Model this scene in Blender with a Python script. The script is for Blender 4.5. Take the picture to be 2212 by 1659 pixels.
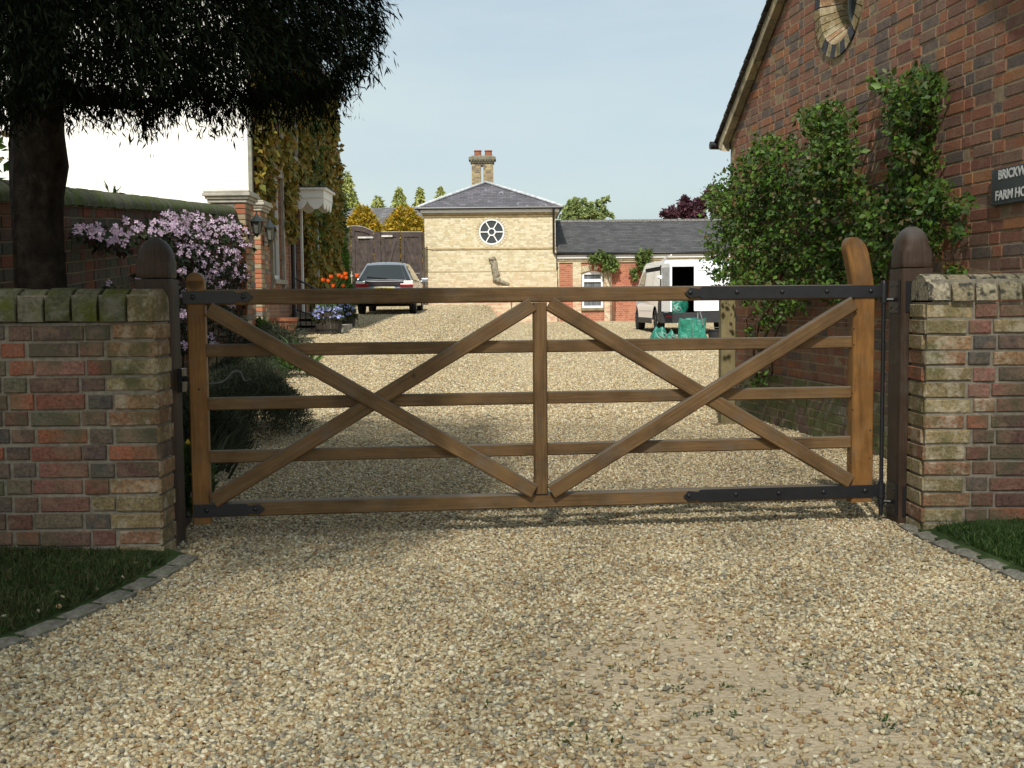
import bpy, math, random
import numpy as np
from mathutils import Vector, Matrix
from mathutils.geometry import tessellate_polygon
R = math.radians
sc = bpy.context.scene
for o in list(bpy.data.objects): bpy.data.objects.remove(o)
COL = sc.collection

# ------------------------------------------------------------ camera
EYE = 1.12; PITCH = R(4.06); ROLL = R(0.53); FPX = 2450.0; W0 = 2212.0; H0 = 1659.0
_f = Vector((0, math.cos(PITCH), -math.sin(PITCH)))
_r0 = Vector((1, 0, 0)); _u0 = Vector((0, math.sin(PITCH), math.cos(PITCH)))
_r = _r0*math.cos(ROLL) - _u0*math.sin(ROLL)
_u = _u0*math.cos(ROLL) + _r0*math.sin(ROLL)
cd = bpy.data.cameras.new('camera'); cam = bpy.data.objects.new('camera', cd); COL.objects.link(cam)
cd.sensor_width = 36; cd.lens = 36*FPX/W0; cd.clip_start = 0.05; cd.clip_end = 3000
m = Matrix((_r, _u, -_f)).transposed().to_4x4(); m.translation = (0, 0, EYE)
cam.matrix_world = m
sc.camera = cam

# ------------------------------------------------------------ light
SUN_EL = R(47); SUN_AZ = R(-9)      # azimuth measured from -Y (behind the camera) towards +X
S = Vector((math.sin(SUN_AZ)*math.cos(SUN_EL), -math.cos(SUN_AZ)*math.cos(SUN_EL), math.sin(SUN_EL)))
sd = bpy.data.lights.new('sun', 'SUN'); sun = bpy.data.objects.new('sun', sd); COL.objects.link(sun)
sd.energy = 3.3; sd.angle = R(1.3); sd.color = (1.0, 0.965, 0.89)
sun.rotation_euler = S.to_track_quat('Z', 'Y').to_euler(); sun.location = (0, -5, 30)
w = bpy.data.worlds.new('World'); sc.world = w; w.use_nodes = True
nt = w.node_tree; nt.nodes.clear()
wo_ = nt.nodes.new('ShaderNodeOutputWorld'); bg = nt.nodes.new('ShaderNodeBackground')
sky = nt.nodes.new('ShaderNodeTexSky'); sky.sky_type = 'NISHITA'; sky.sun_disc = False
sky.sun_elevation = SUN_EL; sky.sun_rotation = math.pi - SUN_AZ
sky.air_density = 1.0; sky.dust_density = 2.5; sky.ozone_density = 1.6; sky.altitude = 0
tc = nt.nodes.new('ShaderNodeTexCoord'); mp = nt.nodes.new('ShaderNodeMapping'); mp.inputs['Scale'].default_value = (1.2, 1.2, 5)
nz = nt.nodes.new('ShaderNodeTexNoise'); nz.inputs['Scale'].default_value = 1.6; nz.inputs['Detail'].default_value = 6
cr = nt.nodes.new('ShaderNodeValToRGB'); cr.color_ramp.elements[0].position = 0.36; cr.color_ramp.elements[0].color = (.48, .48, .48, 1)
cr.color_ramp.elements[1].position = 0.72; cr.color_ramp.elements[1].color = (.95, .95, .95, 1)
mx = nt.nodes.new('ShaderNodeMix'); mx.data_type = 'RGBA'
mx.inputs['B'].default_value = (4.75, 5.5, 5.45, 1)      # thin high cloud veil
nt.links.new(tc.outputs['Generated'], mp.inputs['Vector']); nt.links.new(mp.outputs[0], nz.inputs['Vector'])
nt.links.new(nz.outputs['Fac'], cr.inputs[0]); nt.links.new(cr.outputs[0], mx.inputs['Factor'])
nt.links.new(sky.outputs[0], mx.inputs['A']); nt.links.new(mx.outputs['Result'], bg.inputs[0])
bg.inputs[1].default_value = 0.09
nt.links.new(bg.outputs[0], wo_.inputs[0])
sc.view_settings.view_transform = 'Standard'; sc.view_settings.look = 'None'
sc.view_settings.exposure = 0.70; sc.view_settings.gamma = 1.0

# ------------------------------------------------------------ placing helpers
def ray(px, py):
    return _f*FPX + _r*(px-W0/2) - _u*(py-H0/2)
def P(px, py, Y):                       # the world point at depth Y seen there
    d = ray(px, py); return Vector((0, 0, EYE)) + d*(Y/d.y)
def sstep(a, b, t):
    t = min(1, max(0, (t-a)/(b-a))); return t*t*(3-2*t)
def g(x, y):                            # height of the ground
    z = 0.0
    if y > 6: z += 0.4*sstep(6, 46, y)
    if y > 8:
        L = 0.45*sstep(8, 23, y) + 0.10*sstep(22, 32, y) + 0.15*sstep(32, 43, y)
        k = sstep(36, 43, y); e = 0.5-0.82*k
        z += L*sstep(e, e-2.2+1.6*k, x)
    return z
def G(px, py, y0=2.0, y1=70.0):
    d = ray(px, py); t0 = y0/d.y; t1 = y1/d.y
    f = lambda t: EYE + d.z*t - g(d.x*t, d.y*t)
    for _ in range(60):
        t = (t0+t1)/2
        if f(t) > 0: t0 = t
        else: t1 = t
    return Vector((0, 0, EYE)) + d*t0
def on_plane(px, py, p0, n):            # ray meets a plane
    d = ray(px, py); o = Vector((0, 0, EYE)); t = (Vector(p0)-o).dot(n)/d.dot(n); return o+d*t

# ------------------------------------------------------------ objects
ORG = {}
def tag(o, label=None, cat=None, group=None, kind=None):
    if label: o['label'] = label
    if cat: o['category'] = cat
    if group: o['group'] = group
    if kind: o['kind'] = kind
    return o
def thing(name, label, cat, loc, group=None):
    o = bpy.data.objects.new(name, None); COL.objects.link(o); o.location = loc; o.empty_display_size = .1
    ORG[o.name] = Vector(loc); return tag(o, label, cat, group)
def link_mesh(name, me, mats, parent=None, origin=None, smooth=False):
    for m_ in (mats if isinstance(mats, (list, tuple)) else [mats]): me.materials.append(m_)
    o = bpy.data.objects.new(name, me); COL.objects.link(o)
    if parent is not None:
        off = ORG[parent.name]; o.parent = parent; ORG[o.name] = off
    else:
        off = Vector(origin) if origin is not None else Vector((0, 0, 0)); o.location = off; ORG[o.name] = off
    if off.length > 0: me.transform(Matrix.Translation(-off))
    if smooth:
        me.polygons.foreach_set('use_smooth', [True]*len(me.polygons))
    me.update(); return o
def copy_tree(o, parent=None):
    c = o.copy(); COL.objects.link(c); c.parent = parent; ORG[c.name] = ORG[o.name]
    for ch in list(o.children): copy_tree(ch, c)
    return c
class MB:
    def __init__(s): s.v = []; s.f = []; s.m = []; s.uv = []; s.useuv = False
    def face(s, idx, mat=0, uv=None):
        s.f.append(tuple(idx)); s.m.append(mat); s.uv.append(uv or [(0, 0)]*len(idx))
        if uv: s.useuv = True
    def pts(s, ps):
        b = len(s.v); s.v.extend([tuple(p) for p in ps]); return b
    def hexa(s, c8, mat=0):             # 8 corners: bottom 4 ccw, top 4 ccw
        b = s.pts(c8)
        for q in ((3,2,1,0),(4,5,6,7),(0,1,5,4),(1,2,6,5),(2,3,7,6),(3,0,4,7)): s.face([b+i for i in q], mat)
        return s
    def box(s, x0, x1, y0, y1, z0, z1, mat=0):
        return s.hexa([(x0,y0,z0),(x1,y0,z0),(x1,y1,z0),(x0,y1,z0),(x0,y0,z1),(x1,y0,z1),(x1,y1,z1),(x0,y1,z1)], mat)
    def obox(s, c, u, v, w, a, b_, c_, mat=0):  # centre, axes, half sizes
        c = Vector(c); u = Vector(u)*a; v = Vector(v)*b_; w = Vector(w)*c_
        return s.hexa([c-u-v-w, c+u-v-w, c+u+v-w, c-u+v-w, c-u-v+w, c+u-v+w, c+u+v+w, c-u+v+w], mat)
    def beam(s, p0, p1, side, wdt, thk, mat=0, segs=1, seed=0.0):  # timber with grain uv, rect section, softened edges
        p0 = Vector(p0); p1 = Vector(p1); d = (p1-p0); L = d.length; d.normalize()
        n = Vector(side).normalized(); b = d.cross(n).normalized(); n = b.cross(d).normalized()
        hw = wdt/2; ht = thk/2; ch = min(.006, hw*.3, ht*.3)
        prof = [(-hw+ch,-ht),(hw-ch,-ht),(hw,-ht+ch),(hw,ht-ch),(hw-ch,ht),(-hw+ch,ht),(-hw,ht-ch),(-hw,-ht+ch)]
        per = [0]
        for i in range(8):
            a = prof[i]; c = prof[(i+1)%8]; per.append(per[-1]+math.hypot(a[0]-c[0], a[1]-c[1]))
        base = len(s.v)
        for k in range(segs+1):
            q = p0+d*L*k/segs
            for (a, c) in prof: s.v.append(tuple(q+b*a+n*c))
        for k in range(segs):
            for i in range(8):
                j = (i+1)%8
                s.face([base+k*8+i, base+k*8+j, base+(k+1)*8+j, base+(k+1)*8+i], mat,
                       [(L*k/segs+seed, per[i]+seed*3), (L*k/segs+seed, per[i+1]+seed*3), (L*(k+1)/segs+seed, per[i+1]+seed*3), (L*(k+1)/segs+seed, per[i]+seed*3)])
        s.face([base+i for i in range(7,-1,-1)], mat, [(seed+prof[i][0]*.2, prof[i][1]) for i in range(7,-1,-1)])
        s.face([base+segs*8+i for i in range(8)], mat, [(seed+prof[i][0]*.2, prof[i][1]) for i in range(8)])
        return s
    def tube(s, ps, rs, n=8, mat=0, caps=True):
        ps = [Vector(p) for p in ps]
        if not isinstance(rs, (list, tuple)): rs = [rs]*len(ps)
        base = len(s.v); prev = None; L = 0
        up = Vector((0, 0, 1))
        for i, p in enumerate(ps):
            d = (ps[min(i+1, len(ps)-1)]-ps[max(i-1, 0)]).normalized()
            a = prev if prev is not None else (up if abs(d.z) < .9 else Vector((1, 0, 0)))
            x = (a-d*a.dot(d)).normalized(); prev = x; y = d.cross(x)
            for k in range(n):
                t = 2*math.pi*k/n; s.v.append(tuple(p+(x*math.cos(t)+y*math.sin(t))*rs[i]))
        for i in range(len(ps)-1):
            l2 = L+(ps[i+1]-ps[i]).length
            for k in range(n):
                j = (k+1)%n
                s.face([base+i*n+k, base+i*n+j, base+(i+1)*n+j, base+(i+1)*n+k], mat, [(L, k/n*.3), (L, (k+1)/n*.3), (l2, (k+1)/n*.3), (l2, k/n*.3)])
            L = l2
        if caps:
            s.face([base+k for k in range(n-1,-1,-1)], mat); s.face([base+(len(ps)-1)*n+k for k in range(n)], mat)
        return s
    def lathe(s, c, prof, n=24, mat=0, axis=None, ref=None, caps=True):   # prof: (radius, height)
        c = Vector(c); ax = Vector(axis or (0,0,1)).normalized()
        a = Vector(ref) if ref else (Vector((1,0,0)) if abs(ax.x) < .9 else Vector((0,1,0)))
        x = (a-ax*a.dot(ax)).normalized(); y = ax.cross(x); base = len(s.v)
        for (r_, h) in prof:
            for k in range(n):
                t = 2*math.pi*k/n; s.v.append(tuple(c+ax*h+(x*math.cos(t)+y*math.sin(t))*r_))
        for i in range(len(prof)-1):
            for k in range(n):
                j = (k+1)%n; s.face([base+i*n+k, base+i*n+j, base+(i+1)*n+j, base+(i+1)*n+k], mat)
        if caps:
            s.face([base+k for k in range(n-1,-1,-1)], mat); s.face([base+(len(prof)-1)*n+k for k in range(n)], mat)
        return s
    def prism(s, poly, o, u, v, w, d0, d1, mat=0, smat=None):  # polygon in (u,v), extruded along w from d0 to d1
        o = Vector(o); u = Vector(u); v = Vector(v); w = Vector(w); n = len(poly)
        tris = tessellate_polygon([[Vector((a, b, 0)) for a, b in poly]])
        b0 = s.pts([o+u*a+v*b+w*d0 for a, b in poly]); b1 = s.pts([o+u*a+v*b+w*d1 for a, b in poly])
        for t in tris:
            s.face([b0+t[2], b0+t[1], b0+t[0]], mat); s.face([b1+t[0], b1+t[1], b1+t[2]], mat)
        for i in range(n):
            j = (i+1)%n; s.face([b0+i, b0+j, b1+j, b1+i], mat if smat is None else smat)
        return s
    def build(s, name, mats, parent=None, origin=None, smooth=False, bevel=0, label=None, recalc=True, autos=None):
        me = bpy.data.meshes.new(name); me.from_pydata(s.v, [], s.f); me.polygons.foreach_set('material_index', s.m)
        if s.useuv:
            ul = me.uv_layers.new(name='UVMap'); ul.data.foreach_set('uv', [c for f in s.uv for p in f for c in p])
        if recalc:
            import bmesh
            bm = bmesh.new(); bm.from_mesh(me); bmesh.ops.recalc_face_normals(bm, faces=bm.faces); bm.to_mesh(me); bm.free()
        o = link_mesh(name, me, mats, parent, origin, smooth)
        if bevel:
            md = o.modifiers.new('bevel', 'BEVEL'); md.width = bevel; md.segments = 2; md.limit_method = 'ANGLE'; md.angle_limit = R(40)
        if autos:
            try: me.set_sharp_from_angle(angle=R(autos))
            except Exception: pass
        if label: o['label'] = label
        return o
def np_mesh(name, V, F, mats, parent=None, origin=None, smooth=False):
    """V (N,3); F (M,k) all the same size"""
    me = bpy.data.meshes.new(name); k = F.shape[1]
    me.vertices.add(len(V)); me.vertices.foreach_set('co', V.astype(np.float32).ravel())
    me.loops.add(F.size); me.loops.foreach_set('vertex_index', F.astype(np.int32).ravel())
    me.polygons.add(len(F)); me.polygons.foreach_set('loop_start', np.arange(0, F.size, k, dtype=np.int32))
    me.polygons.foreach_set('loop_total', np.full(len(F), k, dtype=np.int32))
    me.update(calc_edges=True)
    return link_mesh(name, me, mats, parent, origin, smooth)

# ------------------------------------------------------------ materials
def srgb(r, g_, b):
    f = lambda c: (c/255/12.92) if c/255 <= .04045 else ((c/255+.055)/1.055)**2.4
    return (f(r), f(g_), f(b), 1)
class N:
    def __init__(s, name):
        s.m = bpy.data.materials.new(name); s.m.use_nodes = True; s.t = s.m.node_tree; s.b = s.t.nodes['Principled BSDF']
    def n(s, ty, **kw):
        x = s.t.nodes.new(ty)
        for k, v in kw.items():
            if k in x.inputs: x.inputs[k].default_value = v
            else: setattr(x, k, v)
        return x
    def l(s, a, b): s.t.links.new(a, b)
    def ramp(s, fac, stops, interp='LINEAR'):
        r_ = s.n('ShaderNodeValToRGB'); e = r_.color_ramp; e.interpolation = interp
        while len(e.elements) < len(stops): e.elements.new(.5)
        for i, (p_, c) in enumerate(stops):
            e.elements[i].position = p_; e.elements[i].color = c if len(c) == 4 else (*c, 1)
        s.l(fac, r_.inputs[0]); return r_.outputs[0]
    def mix(s, fac, a, b, mode='MIX'):
        x = s.n('ShaderNodeMix'); x.data_type = 'RGBA'; x.blend_type = mode
        for sock, val in ((x.inputs['Factor'], fac), (x.inputs['A'], a), (x.inputs['B'], b)):
            if hasattr(val, 'links') or isinstance(val, bpy.types.NodeSocket): s.l(val, sock)
            else: sock.default_value = val
        return x.outputs['Result']
    def coord(s, kind='Object', scale=(1,1,1)):
        t = s.n('ShaderNodeTexCoord'); mp_ = s.n('ShaderNodeMapping'); mp_.inputs['Scale'].default_value = scale
        s.l(t.outputs[kind], mp_.inputs['Vector']); return mp_.outputs[0]
    def noise(s, vec, scale, detail=4, rough=.55, dist=0):
        x = s.n('ShaderNodeTexNoise', Scale=scale, Detail=detail, Roughness=rough, Distortion=dist); s.l(vec, x.inputs['Vector']); return x.outputs['Fac']
    def bump(s, h, strength=.3, dist=.01, prev=None):
        b = s.n('ShaderNodeBump', Strength=strength, Distance=dist); s.l(h, b.inputs['Height'])
        if prev is not None: s.l(prev, b.inputs['Normal'])
        s.l(b.outputs[0], s.b.inputs['Normal']); return b.outputs[0]
    def out(s, col, rough=.7, spec=.3, metal=0):
        if isinstance(col, bpy.types.NodeSocket): s.l(col, s.b.inputs['Base Color'])
        else: s.b.inputs['Base Color'].default_value = col
        if isinstance(rough, bpy.types.NodeSocket): s.l(rough, s.b.inputs['Roughness'])
        else: s.b.inputs['Roughness'].default_value = rough
        s.b.inputs['Specular IOR Level'].default_value = spec; s.b.inputs['Metallic'].default_value = metal
        return s.m
def simple(name, col, rough=.6, spec=.3, metal=0, var=.25, scale=6, bump=0):
    a = N(name); c = a.coord(); f = a.noise(c, scale, 5)
    lo = tuple(x*(1-var) for x in col[:3])+(1,); hi = tuple(min(1, x*(1+var)) for x in col[:3])+(1,)
    if bump: a.bump(a.noise(c, scale*8, 4), .4, bump)
    return a.out(a.ramp(f, [(.3, lo), (.7, hi)]), rough, spec, metal)
def island(name, cols, rough=.8, spec=.2, grime=None, gscale=9, bump=.004, bscale=60, vary=.3, trans=0, blotch=None):
    """one colour per loose piece (brick, leaf, stone)"""
    a = N(name); geo = a.n('ShaderNodeNewGeometry'); k = len(cols)
    c = a.ramp(geo.outputs['Random Per Island'], [(i/k, cols[i]) for i in range(k)], 'CONSTANT')
    co = a.coord(); nf = a.noise(co, bscale, 3)
    if vary:
        c = a.mix(1.0, c, a.ramp(nf, [(.3, (1-vary,)*3), (.7, (1+vary*.4,)*3)]), 'MULTIPLY')
    if grime:
        gf = a.ramp(a.noise(co, gscale, 5), [(grime[1], (0,0,0)), (grime[2], (1,1,1))])
        c = a.mix(gf, c, grime[0])
    if bump: a.bump(nf, .6, bump)
    if blotch:
        bf_ = a.ramp(a.noise(co, 13, 6, .7), [(.50, (0,0,0)), (.62, (blotch[1],)*3)]); c = a.mix(bf_, c, blotch[0])
        bf2 = a.ramp(a.noise(a.coord(scale=(1.3,1.1,1.7)), 31, 5, .75), [(.60, (0,0,0)), (.70, (blotch[1],)*3)]); c = a.mix(bf2, c, blotch[2])
    m_ = a.out(c, rough, spec)
    if trans:
        tr = a.n('ShaderNodeBsdfTranslucent'); a.l(c, tr.inputs[0]); mxs = a.n('ShaderNodeMixShader'); mxs.inputs[0].default_value = trans
        o = [x for x in a.t.nodes if x.type == 'OUTPUT_MATERIAL'][0]
        a.l(a.b.outputs[0], mxs.inputs[1]); a.l(tr.outputs[0], mxs.inputs[2]); a.l(mxs.outputs[0], o.inputs[0])
    return m_
def bricktex(name, axis, cols, mortar, L=.225, hh=.075, patch=None, rough=.85, white=None):
    """brickwork drawn in a wall plane: axis 'x' or 'y' is the horizontal"""
    a = N(name); t = a.n('ShaderNodeTexCoord'); sx = a.n('ShaderNodeSeparateXYZ'); a.l(t.outputs['Object'], sx.inputs[0])
    cb = a.n('ShaderNodeCombineXYZ'); a.l(sx.outputs['X' if axis == 'x' else 'Y'], cb.inputs[0]); a.l(sx.outputs['Z'], cb.inputs[1])
    b = a.n('ShaderNodeTexBrick', Scale=1.0); b.inputs['Color1'].default_value = (0,0,0,1); b.inputs['Color2'].default_value = (1,1,1,1)
    b.inputs['Mortar'].default_value = (.5,.5,.5,1); b.inputs['Mortar Size'].default_value = .006; b.inputs['Mortar Smooth'].default_value = .3
    b.inputs['Brick Width'].default_value = L; b.inputs['Row Height'].default_value = hh; b.squash = .5; b.squash_frequency = 2; b.offset = .5
    a.l(cb.outputs[0], b.inputs['Vector']); k = len(cols)
    c = a.ramp(b.outputs['Color'], [(i/k, cols[i]) for i in range(k)], 'CONSTANT')
    co = a.coord(); c = a.mix(1.0, c, a.ramp(a.noise(co, 14, 5), [(.3, (.87,)*3), (.7, (1.08,)*3)]), 'MULTIPLY')
    if patch:                            # (cols2, z low, z high): other bricks below, ragged
        c2 = a.ramp(b.outputs['Color'], [(i/len(patch[0]), patch[0][i]) for i in range(len(patch[0]))], 'CONSTANT')
        nn = a.n('ShaderNodeMath', operation='MULTIPLY_ADD'); a.l(a.noise(co, 1.7, 5), nn.inputs[0]); nn.inputs[1].default_value = 1.6; a.l(sx.outputs['Z'], nn.inputs[2])
        mr = a.n('ShaderNodeMapRange'); a.l(nn.outputs[0], mr.inputs[0]); mr.inputs[1].default_value = patch[1]+.8; mr.inputs[2].default_value = patch[2]+.8; mr.inputs[3].default_value = 1; mr.inputs[4].default_value = 0
        c = a.mix(mr.outputs[0], c, c2)
    c = a.mix(b.outputs['Fac'], c, mortar)
    inv = a.n('ShaderNodeMath', operation='SUBTRACT'); inv.inputs[0].default_value = 1; a.l(b.outputs['Fac'], inv.inputs[1])
    a.bump(inv.outputs[0], .5, .006)
    return a.out(c, rough, .2)
def wood(name, dark, mid, light, rough=.6, weather=None, spec=.3):
    a = N(name); t = a.n('ShaderNodeTexCoord'); mp_ = a.n('ShaderNodeMapping'); mp_.inputs['Scale'].default_value = (2.2, 55, 1)
    a.l(t.outputs['UV'], mp_.inputs['Vector']); co = a.coord()
    gr = a.noise(mp_.outputs[0], 1.6, 8, .7, .8)
    c = a.ramp(gr, [(.25, dark), (.5, mid), (.75, light)])
    c = a.mix(1.0, c, a.ramp(a.noise(co, 4.5, 6), [(.28, (.5,)*3), (.5, (.95,)*3), (.72, (1.25,)*3)]), 'MULTIPLY')
    if weather:
        geo = a.n('ShaderNodeNewGeometry'); s3 = a.n('ShaderNodeSeparateXYZ'); a.l(geo.outputs['Normal'], s3.inputs[0])
        wf = a.ramp(s3.outputs['Z'], [(.3, (0,0,0)), (.75, (.8,)*3)]); c = a.mix(wf, c, weather)
        wf2 = a.ramp(a.noise(co, 7, 5, .65), [(.52, (0,0,0)), (.72, (.55,)*3)]); c = a.mix(wf2, c, weather)
    vo = a.n('ShaderNodeTexVoronoi', Scale=3.1); a.l(co, vo.inputs['Vector'])
    kn = a.ramp(vo.outputs['Distance'], [(.035, (.35,)*3), (.06, (1,)*3)]); c = a.mix(1.0, c, kn, 'MULTIPLY')
    a.bump(gr, .35, .002)
    return a.out(c, rough, spec)

# ------------------------------------------------------------ foliage and stones
rng = np.random.default_rng(7)
def leafcloud(name, mat, Pn, size, aspect=.55, nrm=None, nspread=1.0, axis=None, aspread=1.0, parent=None, origin=None, fold=.25, jit=.35, shape='kite', rs=None):
    """many separate small leaves; Pn (N,3) points. nrm: preferred leaf normal, axis: preferred direction of its length"""
    r_ = rs or rng; n = len(Pn)
    a = r_.normal(size=(n, 3))*aspread
    if axis is not None: a = a + np.asarray(axis)
    a /= np.linalg.norm(a, axis=1)[:, None]+1e-9
    q = r_.normal(size=(n, 3))*nspread
    if nrm is not None: q = q + np.asarray(nrm)
    q = q - a*(q*a).sum(1)[:, None]; q /= np.linalg.norm(q, axis=1)[:, None]+1e-9
    b = np.cross(a, q); s_ = (size*(1+jit*r_.normal(size=n))).clip(size*.35, size*2)[:, None]
    hw = s_*aspect*.5
    if shape == 'kite':
        p0 = Pn; p1 = Pn + a*s_*.45 + b*hw + q*hw*fold; p2 = Pn + a*s_; p3 = Pn + a*s_*.45 - b*hw + q*hw*fold
        V = np.stack([p0, p1, p2, p3], 1).reshape(-1, 3)
        i = np.arange(n)*4; F = np.concatenate([np.stack([i, i+1, i+2], 1), np.stack([i, i+2, i+3], 1)])
    else:                               # blade: long strip bent under gravity
        p = [Pn-b*hw, Pn+b*hw, Pn+a*s_*.55+b*hw*.8, Pn+a*s_*.55-b*hw*.8, Pn+a*s_+np.array([0,0,-1])*s_*.18]
        V = np.stack(p, 1).reshape(-1, 3); i = np.arange(n)*5
        F = np.concatenate([np.stack([i, i+1, i+2], 1), np.stack([i, i+2, i+3], 1), np.stack([i+3, i+2, i+4], 1)])
    return np_mesh(name, V, F, mat, parent, origin)
_t = (1+5**.5)/2
ICO = np.array([(-1,_t,0),(1,_t,0),(-1,-_t,0),(1,-_t,0),(0,-1,_t),(0,1,_t),(0,-1,-_t),(0,1,-_t),(_t,0,-1),(_t,0,1),(-_t,0,-1),(-_t,0,1)])/1.902
ICOF = np.array([(0,11,5),(0,5,1),(0,1,7),(0,7,10),(0,10,11),(1,5,9),(5,11,4),(11,10,2),(10,7,6),(7,1,8),(3,9,4),(3,4,2),(3,2,6),(3,6,8),(3,8,9),(4,9,5),(2,4,11),(6,2,10),(8,6,7),(9,8,1)])
OCT = np.array([(1,0,0),(-1,0,0),(0,1,0),(0,-1,0),(0,0,1),(0,0,-1)], float)
OCTF = np.array([(0,2,4),(2,1,4),(1,3,4),(3,0,4),(2,0,5),(1,2,5),(3,1,5),(0,3,5)])
def stones(name, Pn, size, mat, base=ICO, bf=ICOF, flat=.55, parent=None, smooth=True, kind=None, tilt=.35):
    n = len(Pn); k = len(base)
    sc3 = np.stack([size*(1+.35*rng.normal(size=n)), size*.75*(1+.3*rng.normal(size=n)), size*flat*(1+.3*rng.normal(size=n))], 1).clip(size*.28, size*2.1)*.5
    V = base[None]*(1+.16*rng.normal(size=(n, k, 1)))*sc3[:, None, :]
    th = rng.uniform(0, 6.283, n); c, s_ = np.cos(th), np.sin(th)
    tx = rng.normal(size=n)*tilt; ty = rng.normal(size=n)*tilt
    x, y, z = V[..., 0], V[..., 1], V[..., 2]
    z2 = z*np.cos(tx)[:, None]-x*np.sin(tx)[:, None]; x2 = x*np.cos(tx)[:, None]+z*np.sin(tx)[:, None]
    z3 = z2*np.cos(ty)[:, None]-y*np.sin(ty)[:, None]; y2 = y*np.cos(ty)[:, None]+z2*np.sin(ty)[:, None]
    X = x2*c[:, None]-y2*s_[:, None]; Y = x2*s_[:, None]+y2*c[:, None]
    V = np.stack([X, Y, z3], -1)+Pn[:, None, :]
    F = (bf[None]+(np.arange(n)*k)[:, None, None]).reshape(-1, 3)
    return np_mesh(name, V.reshape(-1, 3), F, mat, parent, None, smooth)

def brickwork(mb, o, u, n, length, z0, nc, keep=None, ch=.075, L=.215, Hd=.1025, j=.010, pr=.008, mat=0, matf=None, rnd=None, phase=0, slope=0.0, wob=.0015, headers=False, clip=None):
    """real bricks, Flemish bond, laid on a plane: o start, u along, n outward"""
    rd = rnd or random.Random(3); o = Vector(o); u = Vector(u).normalized(); n = Vector(n).normalized(); up = Vector((0,0,1))
    for c in range(nc):
        zb = z0 + c*ch; x = -((c+phase)%2)*(L+j)*.5 - (.0 if (c+phase)%2 == 0 else .03); kk = (c+phase)%2
        while x < length:
            w_ = (Hd if (kk%2 or headers) else L); kk += 1
            a0 = max(0, x); a1 = min(length, x+w_)
            x += w_+j
            if clip: a0, a1 = clip(a0, a1, zb, zb+ch-j)
            if a1-a0 < .03: continue
            zc = zb+(ch-j)/2
            if keep and not keep((a0+a1)/2, zc, a0, a1): continue
            d = pr+rd.uniform(-1, 1)*.003; e = .004
            jz = [rd.uniform(-wob, wob) for _ in range(8)]
            zz0 = zb+jz[0]; zz1 = zb+ch-j+jz[1]; b0 = a0+jz[2]; b1 = a1+jz[3]
            mt = mat if matf is None else matf((a0+a1)/2, zc)
            q = lambda A, Z, D: o+u*A+up*(Z+slope*A)+n*D
            bi = mb.pts([q(b0+e, zz0+e, d), q(b1-e, zz0+e+jz[4], d+jz[6]), q(b1-e, zz1-e, d+jz[7]), q(b0+e, zz1-e+jz[5], d),
                         q(b0, zz0, d-e), q(b1, zz0, d-e), q(b1, zz1, d-e), q(b0, zz1, d-e),
                         q(b0, zz0, -.01), q(b1, zz0, -.01), q(b1, zz1, -.01), q(b0, zz1, -.01)])
            mb.face([bi, bi+1, bi+2, bi+3], mt)
            for k in range(4):
                k2 = (k+1)%4
                mb.face([bi+4+k, bi+4+k2, bi+k2, bi+k], mt); mb.face([bi+8+k, bi+8+k2, bi+4+k2, bi+4+k], mt)
    return mb
def text_mesh(name, body, mat, size, o, u, v, n, parent, depth=.001, sx=1.0, bold=0.0):
    cu = bpy.data.curves.new(name, 'FONT'); cu.body = body; cu.size = size; cu.extrude = depth; cu.offset = bold; cu.resolution_u = 3
    to = bpy.data.objects.new(name, cu); COL.objects.link(to); bpy.context.view_layer.update()
    me = bpy.data.meshes.new_from_object(to.evaluated_get(bpy.context.evaluated_depsgraph_get()))
    COL.objects.unlink(to); bpy.data.objects.remove(to)
    M = Matrix((Vector(u)*sx, Vector(v), Vector(n))).transposed().to_4x4(); M.translation = Vector(o); me.transform(M)
    return link_mesh(name, me, mat, parent)
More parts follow.
